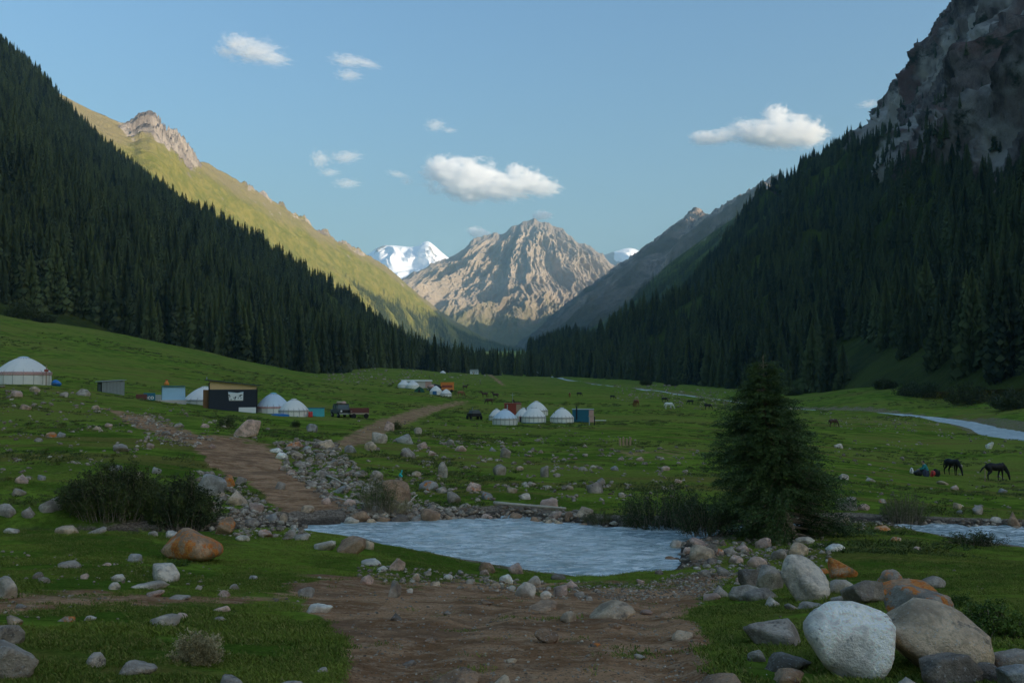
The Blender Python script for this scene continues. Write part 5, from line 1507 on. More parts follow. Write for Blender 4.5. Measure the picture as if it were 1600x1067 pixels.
# ------------------------------------------------------------------ the summer camp
class MB:
    """collects simple solids into one mesh"""
    def __init__(self): self.V = []; self.F = []
    def box(self, lo, hi, shear=None):
        i = len(self.V)
        for x in (lo[0], hi[0]):
            for y in (lo[1], hi[1]):
                for z in (lo[2], hi[2]): self.V.append((x, y, z))
        for f in ((0, 1, 3, 2), (4, 6, 7, 5), (0, 4, 5, 1), (2, 3, 7, 6), (0, 2, 6, 4), (1, 5, 7, 3)): self.F.append([i + k for k in f])
        return self
    def prism(self, poly, y0, y1):
        """polygon in x,z extruded along y"""
        i = len(self.V); n = len(poly)
        for y in (y0, y1):
            for x, z in poly: self.V.append((x, y, z))
        self.F.append([i + k for k in range(n)][::-1] if y0 > y1 else [i + k for k in range(n)]); self.F.append([i + n + k for k in range(n)][::-1])
        for k in range(n): self.F.append([i + k, i + n + k, i + n + (k + 1) % n, i + (k + 1) % n])
        return self
    def tube(self, p0, p1, r0, r1=None, n=8):
        p0 = np.array(p0, float); p1 = np.array(p1, float); r1 = r0 if r1 is None else r1
        d = p1 - p0; d /= np.linalg.norm(d); a = np.cross(d, (0.31, 0.9, 0.25)); a /= np.linalg.norm(a); b = np.cross(d, a); i = len(self.V)
        for p, r in ((p0, r0), (p1, r1)):
            for k in range(n): t = 6.283 * k / n; self.V.append(tuple(p + r * (a * math.cos(t) + b * math.sin(t))))
        for k in range(n): self.F.append([i + k, i + (k + 1) % n, i + n + (k + 1) % n, i + n + k])
        self.F.append([i + k for k in range(n)][::-1]); self.F.append([i + n + k for k in range(n)])
        return self
    def lathe(self, prof, n=32, wob=None):
        i = len(self.V); m = len(prof)
        for j, (r, z) in enumerate(prof):
            for k in range(n):
                t = 2 * math.pi * k / n; q = r * (wob(t, j) if wob else 1.0)
                self.V.append((q * math.cos(t), q * math.sin(t), z))
        for j in range(m - 1):
            for k in range(n): self.F.append([i + j * n + k, i + j * n + (k + 1) % n, i + (j + 1) * n + (k + 1) % n, i + (j + 1) * n + k])
        return self
    def mesh(self, name, smooth_=False):
        me = bpy.data.meshes.new(name); me.from_pydata(self.V, [], self.F); me.update()
        if smooth_: me.polygons.foreach_set('use_smooth', [True] * len(me.polygons))
        return me
    def part(self, name, mat, parent, smooth_=False, **k):
        return link(name, self.mesh(name, smooth_), mat, parent, **k)

def bevelled(o, w=0.03, n=2):
    m = o.modifiers.new('soft_edges', 'BEVEL'); m.width = w; m.segments = n; m.limit_method = 'ANGLE'
    return o

M_FELT = plain('white_canvas', (0.90, 0.84, 0.72), 0.85, 0.07, 1.6)
M_FELT2 = plain('bluish_canvas', (0.66, 0.74, 0.76), 0.7, 0.10, 1.2)
M_FELT3 = plain('weathered_felt', (0.78, 0.74, 0.66), 0.9, 0.10, 1.5)
M_BLUECAP = plain('blue_tarpaulin', (0.20, 0.52, 0.62), 0.5, 0.10, 2.0)
M_SKIRT = plain('blue_skirt', (0.05, 0.16, 0.30), 0.6, 0.2, 2.0)
M_ROPE = plain('rope', (0.30, 0.26, 0.20), 0.9, 0.2, 6)
M_WOOD = plain('weathered_wood', (0.42, 0.28, 0.16), 0.85, 0.25, 5)
M_RUST = plain('rust_red_paint', (0.36, 0.075, 0.045), 0.7, 0.25, 2.5)
M_TEAL = plain('teal_paint', (0.030, 0.165, 0.220), 0.6, 0.18, 2.5)
M_NAVY = plain('dark_navy_cladding', (0.026, 0.032, 0.042), 0.6, 0.2, 3.0)
M_OSB = plain('raw_chipboard', (0.80, 0.52, 0.25), 0.8, 0.18, 7.0)
M_ROOF = plain('dark_roofing', (0.075, 0.075, 0.070), 0.6, 0.2, 4.0)
M_STEEL = plain('galvanised_steel', (0.40, 0.42, 0.40), 0.45, 0.15, 4.0, 0.5)
M_BLACK = plain('black_paint', (0.018, 0.017, 0.016), 0.5, 0.2, 5)
M_TYRE = plain('tyre_rubber', (0.022, 0.021, 0.020), 0.9, 0.2, 8)
M_GLASS = plain('dark_window', (0.16, 0.20, 0.22), 0.12, 0.1, 3, spec=0.6)
M_SKY = plain('pale_blue_tarp', (0.42, 0.66, 0.82), 0.55, 0.08, 2.0)
M_ORANGE = plain('orange_paint', (0.85, 0.26, 0.05), 0.6, 0.12, 3)
M_RED = plain('red_plastic', (0.62, 0.05, 0.04), 0.4, 0.1, 3)
M_BLUE = plain('bright_blue_plastic', (0.03, 0.20, 0.55), 0.35, 0.12, 2)
M_TURQ = plain('turquoise_paint', (0.10, 0.48, 0.50), 0.6, 0.12, 3)
M_PINK = plain('faded_pink_wall', (0.62, 0.36, 0.28), 0.8, 0.15, 2)
M_GREENT = plain('dark_green_cloth', (0.030, 0.110, 0.070), 0.8, 0.15, 3)
M_WHITE = plain('white_paint', (0.88, 0.86, 0.80), 0.6, 0.06, 3)
M_MUD = plain('muddy_maroon', (0.17, 0.060, 0.045), 0.75, 0.3, 3)
M_MUD2 = plain('muddy_dark_green', (0.125, 0.135, 0.125), 0.55, 0.3, 3)
M_CARGO = plain('sackcloth', (0.48, 0.38, 0.26), 0.9, 0.25, 5)
M_CONC = plain('whitewashed_base', (0.62, 0.54, 0.45), 0.9, 0.2, 3)

def m_band(name, a, b, rep):
    """felt strip with a repeating horn ornament"""
    g = N(name, 0.9, 0.1)
    c = g.coord('Object'); x, y, z = (g.sep(c, k) for k in range(3))
    ang = g.math('ARCTAN2', y, x)
    s1 = g.math('SINE', g.math('MULTIPLY', ang, rep)); s2 = g.math('SINE', g.math('MULTIPLY', z, 34.0))
    g.color(g.mix(g.ramp(g.math('MULTIPLY', s1, s2), -0.05, 0.1), a, b))
    return g.m
M_BANDR = m_band('red_blue_ornament_band', (0.52, 0.07, 0.06), (0.80, 0.74, 0.66), 60.0)
M_BANDB = m_band('dark_ornament_band', (0.12, 0.13, 0.20), (0.80, 0.76, 0.68), 60.0)
M_BANDG = m_band('grey_ornament_band', (0.34, 0.30, 0.26), (0.78, 0.72, 0.62), 48.0)

def yurt(px, py, wpx, hpx, label, group=None, canvas=None, cap=None, band=None, wallf=0.40, skirt=None, door=None, pipe=None, d=None, ropes=True, roofmat=None, pleat=0.010):
    canvas = canvas or M_FELT
    g0 = on_ground(px, py) if d is None else np.array([*W(px, py, d)[:2], 0.0])
    s = g0[1] / F; R = wpx * s * 0.5; H = hpx * s
    y = g0[1] + (R if d is None else 0); x = g0[0] * (y / g0[1]); z = min(gz(x, y), g0[2] if d is None else 99) - 0.08
    t = empty('yurt', (x, y, z), math.atan2(-x, y))
    hw = H * wallf; n = 48
    wob = lambda a, j: 1 + pleat * math.sin(a * 16)
    MB().lathe([(R * 1.0, 0.0), (R * 1.012, hw * 0.35), (R * 1.005, hw * 0.8), (R * 0.985, hw)], n, wob).part('wall', canvas, t, True)
    rp = [(R * 1.025, hw * 0.93), (R * 1.0, hw * 1.02)]
    for f in np.linspace(0.08, 1.0, 9):
        rr_ = R * (1 - f) + R * 0.15 * f; zz = hw + (H * 0.965 - hw) * (f ** 0.92 + 0.10 * math.sin(f * math.pi))
        rp.append((rr_, zz))
    MB().lathe(rp, n, lambda a, j: 1 + (pleat * 1.3 * math.sin(a * 16) if 1 < j else 0)).part('roof', roofmat or canvas, t, True)
    MB().lathe([(R * 0.24, H * 0.90), (R * 0.20, H * 0.965), (R * 0.12, H * 0.99), (0.001, H * 1.0)], 24).part('crown_cover', cap or canvas, t, True)
    if band: MB().lathe([(R * 1.018, hw * 0.78), (R * 1.032, hw * 0.80), (R * 1.030, hw * 1.02), (R * 1.012, hw * 1.04)], n).part('ornament_band', band, t)
    if skirt: MB().lathe([(R * 1.03, 0.0), (R * 1.03, hw * 0.16), (R * 1.0, hw * 0.17)], n).part('skirt', skirt, t)
    if ropes:
        for k in range(7):
            a = -math.pi / 2 + (k - 3) * 0.36
            m = MB(); c, sn = math.cos(a), math.sin(a)
            m.tube((R * 0.2 * c, R * 0.2 * sn, H * 0.965), (R * 1.035 * c, R * 1.035 * sn, hw * 1.0), 0.022, n=5)
            m.tube((R * 1.035 * c, R * 1.035 * sn, hw * 1.0), (R * 1.03 * c, R * 1.03 * sn, 0.05), 0.022, n=5)
            m.part('rope', M_ROPE, t)
    if door:
        a = -math.pi / 2 + door[0]
        o = MB().box((-0.55, -0.05, 0), (0.55, 0.06, hw * 0.98)).part('door_frame', door[1], t)
        o.location = (R * 1.0 * math.cos(a), R * 1.0 * math.sin(a), 0.02); o.rotation_euler = (0, 0, a + math.pi / 2)
        q = MB().box((-0.38, -0.09, 0), (0.38, -0.02, hw * 0.88)).part('door', door[2], o)
    if pipe:
        MB().tube((pipe[0] * R, -0.3 * R, hw), (pipe[0] * R, -0.3 * R, H * pipe[1]), 0.07).part('stovepipe', M_BLACK, t)
    return tag(t, label, 'yurt', group)

RG = 'yurts of the round camp in mid meadow'
yurt(36, 604, 80, 45, 'big white yurt with a red ornamented band on the hill crest', canvas=M_FELT, band=M_BANDR, wallf=0.44, cap=M_FELT2, d=126)
yurt(320, 637, 64, 30, 'white yurt mostly hidden behind the black hut', canvas=M_FELT, wallf=0.30, d=128, band=M_BANDG)
yurt(427, 648, 52, 34, 'white yurt with a light blue crown next to the black hut', canvas=M_FELT, cap=M_BLUECAP, band=M_BANDR, wallf=0.36, skirt=M_BLUE, roofmat=M_FELT2, d=122)
yurt(459, 651, 46, 28, 'smaller white yurt in front of the blue crowned one', canvas=M_FELT, band=M_BANDG, wallf=0.36, d=117)
yurt(776, 653, 24, 20, 'small white yurt at the outer side of the round camp, beside the rust red container', RG, M_FELT, band=M_BANDG, d=140)
yurt(789, 664, 39, 26, 'bluish grey yurt at the front of the round camp', RG, M_FELT3, band=M_BANDG, roofmat=M_FELT2, wallf=0.42)
yurt(818, 654, 27, 23, 'white yurt with an open dark door behind the front row of the round camp', RG, M_FELT, wallf=0.42, door=(-0.1, M_PINK, M_BLACK), d=140, pipe=(0.3, 1.02))
yurt(838, 640, 36, 23, 'rearmost white yurt standing alone behind the round camp', RG, M_FELT, band=M_BANDG, wallf=0.36, d=168)
yurt(834, 661, 38, 26, 'pleated white yurt with a blue skirt in the middle of the front row', RG, M_FELT, band=M_BANDG, skirt=M_SKIRT, wallf=0.40, pleat=0.018)
yurt(878, 661, 37, 25, 'white yurt with a blue skirt beside the teal container', RG, M_FELT, band=M_BANDG, skirt=M_SKIRT, wallf=0.38, pipe=(-0.62, 0.7))
FG = 'yurts of the far camp'
yurt(631, 609, 19, 12, 'outer white yurt of the far camp, its neighbour half behind', FG, M_FELT, d=292, ropes=False, wallf=0.45)
yurt(645, 609, 20, 13, 'white domed yurt of the far camp next to the pink ended shed', FG, M_FELT, d=290, ropes=False, wallf=0.45)
yurt(681, 617, 19, 14, 'white yurt with a dark blue patch in the far camp', FG, M_FELT, d=262, ropes=False, wallf=0.42, door=(-0.2, M_SKIRT, M_SKIRT))
yurt(697, 619, 17, 12, 'white yurt with a blue band at the near end of the far camp', FG, M_FELT, band=M_BANDB, d=256, ropes=False, wallf=0.42)
yurt(692, 577, 9, 4.5, 'tiny white tent high on the meadow near the forest', None, M_FELT, d=640, ropes=False, wallf=0.3)

def place(px, py, d=None, face=True, rz=0.0, name='x'):
    g0 = on_ground(px, py) if d is None else np.array([*W(px, py, d)[:2], 0.0])
    g0[2] = gz(g0[0], g0[1])
    return empty(name, g0, (math.atan2(-g0[0], g0[1]) if face else 0) + rz), g0[1] / F

# black hut
t, s = place(364, 639, 118, name='black_hut')
t.location.z = float(W(364, 638, 118.0)[2])
w, h = 72 * s, 46 * s
MB().box((-w / 2, 0, -1.3), (w / 2, 4.4, 29 * s)).part('wall', M_NAVY, t)
for k in range(12):     # vertical boards of the front
    x0 = -w / 2 + w * k / 12
    MB().box((x0 + 0.02, -0.035, -1.25), (x0 + w / 12 - 0.02, 0.0, 29 * s - 0.03)).part('board', M_NAVY, t)
MB().prism([(-w / 2 + .02, 29 * s), (w / 2 - .02, 29 * s), (w / 2 - .02, 35 * s), (-w / 2 + .02, 43 * s)], 0.004, 4.39).part('gable_panel', M_OSB, t)
MB().box((-w / 2, -0.03, 28.4 * s), (w / 2, 0.0, 29.6 * s)).part('rail', M_ROOF, t)
MB().prism([(-w / 2 - 7 * s, 43.8 * s), (w / 2 + 4 * s, 35 * s), (w / 2 + 4 * s, 36.4 * s), (-w / 2 - 7 * s, 45.6 * s)], -0.45, 4.7).part('roof', M_ROOF, t)
for sx in (-1, 1): MB().box((sx * w / 2 - 0.07, -0.07, -1.3), (sx * w / 2 + 0.07, 0.05, (36 - sx * 4) * s)).part('corner_post', M_BLACK, t)
o = MB().box((-w / 2 - 9 * s, 0.5, -1.2), (-w / 2 - 0.08, 3.2, 29 * s)).part('porch_wall', plain('brown_planks', (0.24, 0.115, 0.045), 0.8, 0.3, 4), t)
def m_banner():
    g = N('printed_banner', 0.5, 0.3); c = g.coord('Object'); x, z = g.sep(c, 0), g.sep(c, 2)
    ridge = g.noise(g.mapping(c, (1.3, 0, 0)), 1.0, 4, 0.6)
    sky_ = g.mix(g.ramp(z, 0.2, 0.75), (0.80, 0.84, 0.84), (0.35, 0.58, 0.75))
    mt = g.ramp(g.math('SUBTRACT', z, g.math('MULTIPLY', ridge, 0.75)), 0.02, -0.02)
    cc = g.mix(mt, sky_, (0.85, 0.84, 0.80))
    mk = g.ramp(g.noise(c, 3.4, 3, 0.6), 0.55, 0.58); bandz = g.ramp(g.math('ABSOLUTE', g.math('ADD', z, 0.12)), 0.34, 0.28)
    cc = g.mix(g.math('MULTIPLY', mk, bandz), cc, (0.04, 0.05, 0.06))
    cc = g.mix(g.ramp(z, -0.42, -0.5), cc, (0.66, 0.60, 0.44))
    g.color(cc); return g.m
bw, bh = 21 * s, 14 * s
o = MB().prism([(-bw / 2, -bh / 2), (bw / 2, -bh / 2), (bw / 2 + 0.03, bh / 2), (0.15, bh / 2 - 0.14), (-bw / 2 - 0.12, bh / 2 - 0.02)], -0.012, 0.012).part('banner', m_banner(), t)
o.location = (4.5 * s, -0.06, 19 * s); o['label'] = 'white and blue printed banner'
MB().tube((-w / 2 - 4 * s, 1.0, 44 * s), (-w / 2 - 4 * s, 1.0, 49 * s), 0.07).part('stovepipe', M_STEEL, t)
MB().box((w * 0.12, -0.10, -0.55), (w / 2 - 0.1, -0.04, 0.12)).part('base_board', M_WHITE, t)
tag(t, 'black flat roofed hut with a raw wood gable and a banner', 'hut')

# corrugated shed
t, s = place(175, 623, 121, rz=0.35, name='corrugated_shed')
MB().prism([(-1.25, -0.6), (1.5, -0.6), (1.5, 1.55), (-1.25, 1.35)], 0, 1.5).part('wall', M_BLACK, t)
for k in range(16):
    x0 = -1.22 + 2.7 * k / 16
    m = MB().tube((x0 + 0.08, -0.03, -0.6), (x0 + 0.08, -0.03, 1.36 + 0.2 * k / 16), 0.075, n=6); m.part('sheet_rib', M_STEEL, t)
MB().prism([(-1.5, 1.38), (1.62, 1.60), (1.62, 1.66), (-1.5, 1.45)], -0.25, 1.6).part('roof', M_STEEL, t)
MB().box((-1.29, 0.3, -0.5), (-1.24, 1.1, 1.1)).part('door', M_MUD2, t)
tag(t, 'small grey corrugated metal shed on the hill crest', 'shed')

# pale blue tarp cabin with its whitewashed base, tank, sign and crate
t, s = place(271, 631, 121, rz=0.05, name='tarp_cabin')
w = 34 * s
MB().prism([(-w / 2, 5 * s), (w / 2 + .05, 5 * s), (w / 2, 25 * s), (-w / 2 + .02, 26 * s)], 0, 1.8).part('tarp_wall', M_SKY, t)
MB().box((-w / 2 - 0.05, -0.25, 26 * s - .0), (w / 2, 1.85, 26 * s + 0.08)).part('roof', M_TEAL, t)
MB().box((-w / 2 - 13 * s, -0.12, -0.5), (w / 2 + 0.15, 1.9, 5 * s - 0.01)).part('base', M_CONC, t)
MB().box((-w / 2 - 12 * s, -0.05, 5 * s), (-w / 2 - 0.06, 1.2, 13 * s)).part('annex', M_STEEL, t)
MB().box((-w / 2 - 0.05, -0.04, 5 * s), (-w / 2, 0.0, 26 * s)).part('edge_strip', M_TEAL, t)
tag(t, 'pale blue tarp cabin on a whitewashed base', 'cabin')
t, s = place(260, 631, 122, name='orange_tank')
bt = MB().lathe([(0.001, 2.05), (0.30, 2.05), (0.30, 2.30), (0.20, 2.42), (0.14, 2.46), (0.13, 2.6), (0.001, 2.62)], 20).part('body', M_ORANGE, t, True)
MB().tube((0, 0, 2.6), (0, 0, 2.68), 0.15).part('lid', M_RED, t)
tag(t, 'small orange tank on the roof of the tarp cabin', 'tank')
t, s = place(234, 627, 119, name='eco_sign')
MB().box((-0.42 - .3, 0, -0.3), (0.62, 0.06, 0.85)).part('panel', M_TEAL, t)
fc = bpy.data.curves.new('lettering', 'FONT'); fc.body = 'eco'; fc.size = 0.72; fc.extrude = 0.01; fc.align_x = 'CENTER'; fc.offset = 0.012
fo = bpy.data.objects.new('tmp', fc); COL.objects.link(fo)
me = bpy.data.meshes.new_from_object(fo.evaluated_get(bpy.context.evaluated_depsgraph_get())); bpy.data.objects.remove(fo)
o = link('lettering', me, M_WHITE, t); o.rotation_euler = (math.pi / 2, 0, 0); o.location = (-0.06, -0.015, 0.12)
tag(t, 'dark sign with white eco lettering beside the tarp cabin', 'sign')
t, s = place(221, 626, 118, name='maroon_crate')
MB().box((-0.6, 0, -0.3), (0.6, 0.7, 0.58)).part('body', M_MUD, t)
for k in range(3): MB().box((-0.63, -0.03, -0.2 + 0.27 * k), (0.63, 0.0, -0.02 + 0.27 * k)).part('slat', M_MUD, t)
tag(t, 'maroon crate beside the eco sign', 'crate')

# blue ball-shaped tank by the big yurt
t, s = place(88, 606, 121, name='blue_tarp_bundle')
o = link('bundle', rock_mesh(66, 3, 6, 0.05, 8, 'bundle'), M_BLUE, t); o.scale = (15 * s, 1.0, 12 * s); o.location = (0, 0, 4 * s)
MB().tube((-0.5, -0.48, 0.2), (0.5, -0.48, 0.42), 0.02).part('strap', M_ROPE, t)
tag(t, 'bright blue tarpaulin bundle beside the big ornamented yurt', 'tarpaulin')
t, s = place(72, 604, 124, name='wash_post')
MB().tube((0, 0, -0.3), (0, 0, 2.5), 0.06).part('post', M_WOOD, t); MB().box((-.25, -.1, 1.7), (.25, .1, 2.0)).part('basin', M_RUST, t)
tag(t, 'wooden post with a rusty basin next to the big ornamented yurt', 'post')

# turquoise booth and red can
t, s = place(493, 650, 118, rz=-0.05, name='turquoise_booth')
MB().box((-1.0, 0, -0.2), (1.0, 0.9, 0.96)).part('wall', M_TURQ, t)
for k in range(7): MB().box((-0.98 + .28 * k, -0.03, -0.15), (-0.98 + .28 * k + .25, 0, 0.94)).part('board', M_TURQ, t)
MB().box((-1.06, -0.1, 0.96), (1.06, 1.0, 1.02)).part('top', M_TEAL, t)
tag(t, 'low turquoise board booth beside the white yurts', 'booth')
t, s = place(485, 651, 116, name='red_drum')
MB().lathe([(0.001, -.1), (0.26, -.1), (0.27, 0.2), (0.26, 0.22), (0.27, 0.45), (0.26, 0.62), (0.001, 0.63)], 20).part('body', M_RED, t, True)
MB().tube((0.1, 0, 0.62), (0.1, 0, 0.67), 0.05).part('cap', M_BLACK, t)
tag(t, 'red drum in front of the turquoise booth', 'drum')
t, s = place(449, 652, 115.2, name='groundsheet')
m = MB(); m.prism([(-2.2, 0.0), (-1.6, 0.22), (-0.5, 0.30), (0.6, 0.16), (1.2, 0.02), (1.2, -0.25), (-2.2, -0.25)], 0, 0.7); m.part('sheet', M_BLUE, t)
tag(t, 'crumpled blue groundsheet at the foot of the white yurts', 'tarpaulin')

# containers of the round camp
def container(px, py, wpx, hpx, dep, label, main, end, d=None, rz=0.0, pipe=None, endw=0.28):
    t, s = place(px, py, d, rz=rz, name='container')
    w, h = wpx * s, hpx * s
    MB().box((-w / 2, 0, 0.06), (w / 2, dep, h)).part('body', main, t)
    n = 14
    for k in range(n):
        x0 = -w / 2 + (w * (1 - endw)) * k / n
        MB().box((x0 + 0.05, -0.04, 0.15), (x0 + w * (1 - endw) / n - 0.06, 0.0, h - 0.12)).part('rib', main, t)
    MB().box((w / 2 - w * endw, -0.05, 0.08), (w / 2 + 0.02, 0.0, h - 0.06)).part('end_panel', end, t)
    MB().box((-w / 2 - 0.08, -0.12, h), (w / 2 + 0.08, dep + 0.1, h + 0.07)).part('roof', M_STEEL if main is M_TEAL else main, t)
    if pipe: MB().tube((pipe[0] * w, -0.15, 0.4), (pipe[0] * w, -0.15, h * pipe[1]), 0.09).part('stovepipe', pipe[2], t)
    return tag(t, label, 'container')
container(801, 650, 26, 25, 2.4, 'rust red container standing among the yurts', M_RUST, M_WOOD, d=146, pipe=(-0.32, 0.95, M_STEEL))
container(911, 660, 33, 20, 2.4, 'teal container beside the outer yurt', M_TEAL, M_PINK, endw=0.22, pipe=(-0.30, 1.25, M_BLACK))
t, s = place(925, 664, name='wooden_stand')
for x0 in (-0.32, 0.32): MB().box((x0 - .06, -0.06, 0), (x0 + .06, .06, 1.05)).part('leg', M_STEEL if x0 < 0 else M_BLACK, t)
MB().box((-0.45, -0.2, 1.05), (0.45, 0.2, 1.12)).part('top', M_WOOD, t); MB().box((-0.30, -.03, .3), (.3, .03, .42)).part('rail', M_WOOD, t)
tag(t, 'small wooden washstand at the end of the teal container', 'stand')
t, s = place(937, 660, rz=0.25, name='white_board')
MB().box((-0.9, -0.12, 0.25), (0.9, 0.12, 0.33)).part('board', M_WHITE, t); MB().box((-0.7, -0.08, 0), (-0.6, .08, .25)).part('block', M_WOOD, t); MB().box((0.6, -0.08, 0), (0.7, .08, .25)).part('block', M_WOOD, t)
tag(t, 'white board lying on blocks beside the washstand', 'board')
t, s = place(801, 640, 152, name='antenna_pole')
MB().tube((0, 0, 0), (0, 0, 3.9), 0.03).part('pole', M_STEEL, t); MB().tube((-.3, 0, 3.6), (.3, 0, 3.6), 0.02).part('crossbar', M_STEEL, t)
tag(t, 'thin pole rising behind the rust red container', 'pole')

# far camp sheds
t, s = place(652, 606, 300, name='long_shed')
MB().box((-4.6, 0, 0), (4.2, 3, 2.0)).part('wall', M_CONC, t); MB().prism([(-4.9, 2.0), (4.6, 2.0), (4.4, 2.5), (-4.7, 2.5)], -.3, 3.3).part('roof', M_WHITE, t)
MB().box((2.4, -0.05, 0.02), (4.25, 0.0, 1.95)).part('end_panel', M_PINK, t)
tag(t, 'long pale shed with a pink end behind the far yurts', 'shed')
t, s = place(699, 609, 285, name='orange_wagon')
MB().box((-1.9, 0, 0.7), (1.9, 2.2, 2.8)).part('body', M_ORANGE, t); MB().box((-1.5, -.04, 1.4), (1.4, 0, 2.1)).part('window_strip', M_RUST, t); MB().box((-2.0, -.1, 2.8), (2.0, 2.3, 2.92)).part('roof', M_ORANGE, t)
for x0 in (-1.2, 1.2): MB().tube((x0, -0.05, 0.42), (x0, 0.25, 0.42), 0.42, n=16).part('wheel', M_TYRE, t)
tag(t, 'orange wagon parked at the far camp', 'wagon')
t, s = place(679, 609, 282, name='loaded_trailer')
MB().box((-2.2, 0, 0.5), (2.0, 2, 1.0)).part('bed', M_MUD2, t); o = link('load', rock_mesh(31, 2, 8, .08, 10, 'load'), M_BLACK, t); o.scale = (4.2, 2.0, 1.6); o.location = (0, 1, 1.5)
o = link('load', rock_mesh(32, 2, 8, .08, 10, 'load'), M_PINK, t); o.scale = (1.8, 1.2, 1.1); o.location = (-.9, .2, 1.6)
for x0 in (-1.2, 1.2): MB().tube((x0, -0.05, 0.4), (x0, 0.2, 0.4), 0.4, n=14).part('wheel', M_TYRE, t)
tag(t, 'dark loaded trailer between the far camp shed and the orange wagon', 'trailer')
t, s = place(655, 615, 268, name='green_tent')
MB().prism([(-1.6, 0), (1.6, 0), (0.9, 1.1), (0, 1.6), (-0.8, 1.0)], 0, 2.2).part('fly', M_GREENT, t); MB().prism([(-.4, 0), (.4, 0), (0.0, 1.1)], -.04, 0.0).part('door', M_BLACK, t)
tag(t, 'low dark green tent in front of the far yurts', 'tent')
for px_, py_, d_, lb in ((741, 584, 760, 'tiny white house at the head of the meadow'), (836, 588, 800, 'tiny pale house half hidden by spruces in the valley')):
    t, s = place(px_, py_, d_, name='far_house')
    MB().box((-3.2, 0, 0), (3.2, 4, 2.4)).part('wall', M_WHITE if px_ < 800 else M_CONC, t)
    MB().prism([(-3.5, 2.4), (3.5, 2.4), (3.0, 3.7), (-3.0, 3.7)], -.3, 4.3).part('roof', M_STEEL, t)
    for x0 in (-1.8, 0.2, 1.6): MB().box((x0, -0.05, .9), (x0 + .7, 0, 1.8)).part('window', M_GLASS, t)
    MB().box((-.7, -.06, 0), (-.05, 0, 1.9)).part('door', M_WOOD, t)
    tag(t, lb, 'house')

# truck and its trailer by the track
t, s = place(541, 654, 117, rz=0.30, name='truck'); t.scale = (0.84,) * 3
bd = MB().box((-0.95, 0.35, 0.55), (0.95, 4.6, 1.12)).part('body', M_MUD2, t); bevelled(bd, 0.08)
MB().prism([(-0.9, 0.80), (0.9, 0.80), (0.82, 1.22), (-0.82, 1.22)], 0.0, 1.5).part('bonnet', M_MUD2, t)
cb = MB(); cb.prism([(-0.92, 1.12), (0.92, 1.12), (0.80, 1.86), (-0.80, 1.86)], 1.45, 3.6); cb.part('cab', M_MUD2, t)
MB().prism([(-0.80, 1.24), (0.80, 1.24), (0.72, 1.76), (-0.72, 1.76)], 1.40, 1.44).part('windscreen', M_GLASS, t)
for y0 in (1.7, 2.7): 
    for sx in (-1, 1): MB().box((sx * 0.90 - .03, y0, 1.25), (sx * 0.90 + .03, y0 + 0.75, 1.7)).part('side_window', M_GLASS, t)
MB().box((-0.98, -0.12, 0.48), (0.98, 0.02, 0.66)).part('bumper', M_STEEL, t)
MB().box((-0.55, -0.03, 0.74), (0.55, 0.0, 1.10)).part('grille', M_BLACK, t)
for sx in (-1, 1): MB().tube((sx * 0.72, -0.06, 0.95), (sx * 0.72, 0.02, 0.95), 0.13, n=14).part('headlight', M_WHITE, t)
rk = MB(); rk.box((-0.85, 1.5, 1.87), (0.85, 3.4, 1.95)); rk.part('roof_rack', M_BLACK, t)
for k, (x0, y0, w0, h0, mm) in enumerate([(-.5, 1.7, .7, .32, M_CARGO), (.25, 1.75, .75, .36, M_PINK), (-.2, 2.5, .9, .30, M_CARGO)]):
    o = link('roof_load', rock_mesh(40 + k, 2, 8, .05, 9, 'roof_load'), mm, t); o.scale = (w0, w0, h0 + .15); o.location = (x0, y0 + .3, 2.05)
for sx in (-1, 1):
    for y0 in (0.75, 3.7):
        wh = MB().tube((sx * 0.78, y0, 0.40), (sx * 1.0, y0, 0.40), 0.40, n=18).part('wheel', M_TYRE, t)
        MB().tube((sx * 0.99, y0, 0.40), (sx * 1.02, y0, 0.40), 0.20, n=14).part('rim', M_STEEL, wh)
tag(t, 'muddy off-road truck with bundles on its roof rack beside the track', 'truck')
t, s = place(562, 655, 117, rz=0.1, name='cart_trailer'); t.scale = (0.80,) * 3
MB().box((-1.35, 0, 0.60), (1.35, 2.0, 0.78)).part('bed', M_CARGO, t)
for k in range(3): MB().box((-1.36, -0.03, 0.80 + .25 * k), (1.36, 0.02, 1.0 + .25 * k)).part('side_board', M_MUD, t)
for sx in (-1, 1): MB().box((sx * 1.34 - .03, 0.04, 0.78), (sx * 1.34 + .03, 2.0, 1.5)).part('end_board', M_MUD, t)
MB().box((-1.3, 1.97, 0.78), (1.3, 2.02, 1.5)).part('back_board', M_MUD, t)
for x0 in (-0.85, 0.95): MB().tube((x0, -0.12, 0.36), (x0, 0.10, 0.36), 0.36, n=16).part('wheel', M_TYRE, t)
MB().tube((-1.35, 0.9, 0.62), (-2.3, 0.7, 0.55), 0.05).part('drawbar', M_BLACK, t)
tag(t, 'maroon sided cart trailer behind the muddy truck', 'trailer')

# dark hay cart near the round camp
t, s = place(745, 652, 139, rz=0.4, name='dark_cart')
bd = MB().box((-0.75, 0, 0.45), (0.75, 1.8, 0.95)).part('body', M_BLACK, t); bevelled(bd, .06)
MB().prism([(-0.7, 0.95), (0.7, 0.95), (0.45, 1.35), (-0.5, 1.35)], 0.2, 1.4).part('cover', M_MUD2, t)
for sx in (-1, 1):
    for y0 in (0.3, 1.5): MB().tube((sx * 0.72, y0, 0.32), (sx * 0.86, y0, 0.32), 0.32, n=14).part('wheel', M_TYRE, t)
MB().tube((-0.55, 0.2, 1.3), (-0.6, 0.1, 1.7), 0.04).part('handle', M_STEEL, t)
tag(t, 'small black four wheeled buggy near the round camp', 'buggy')

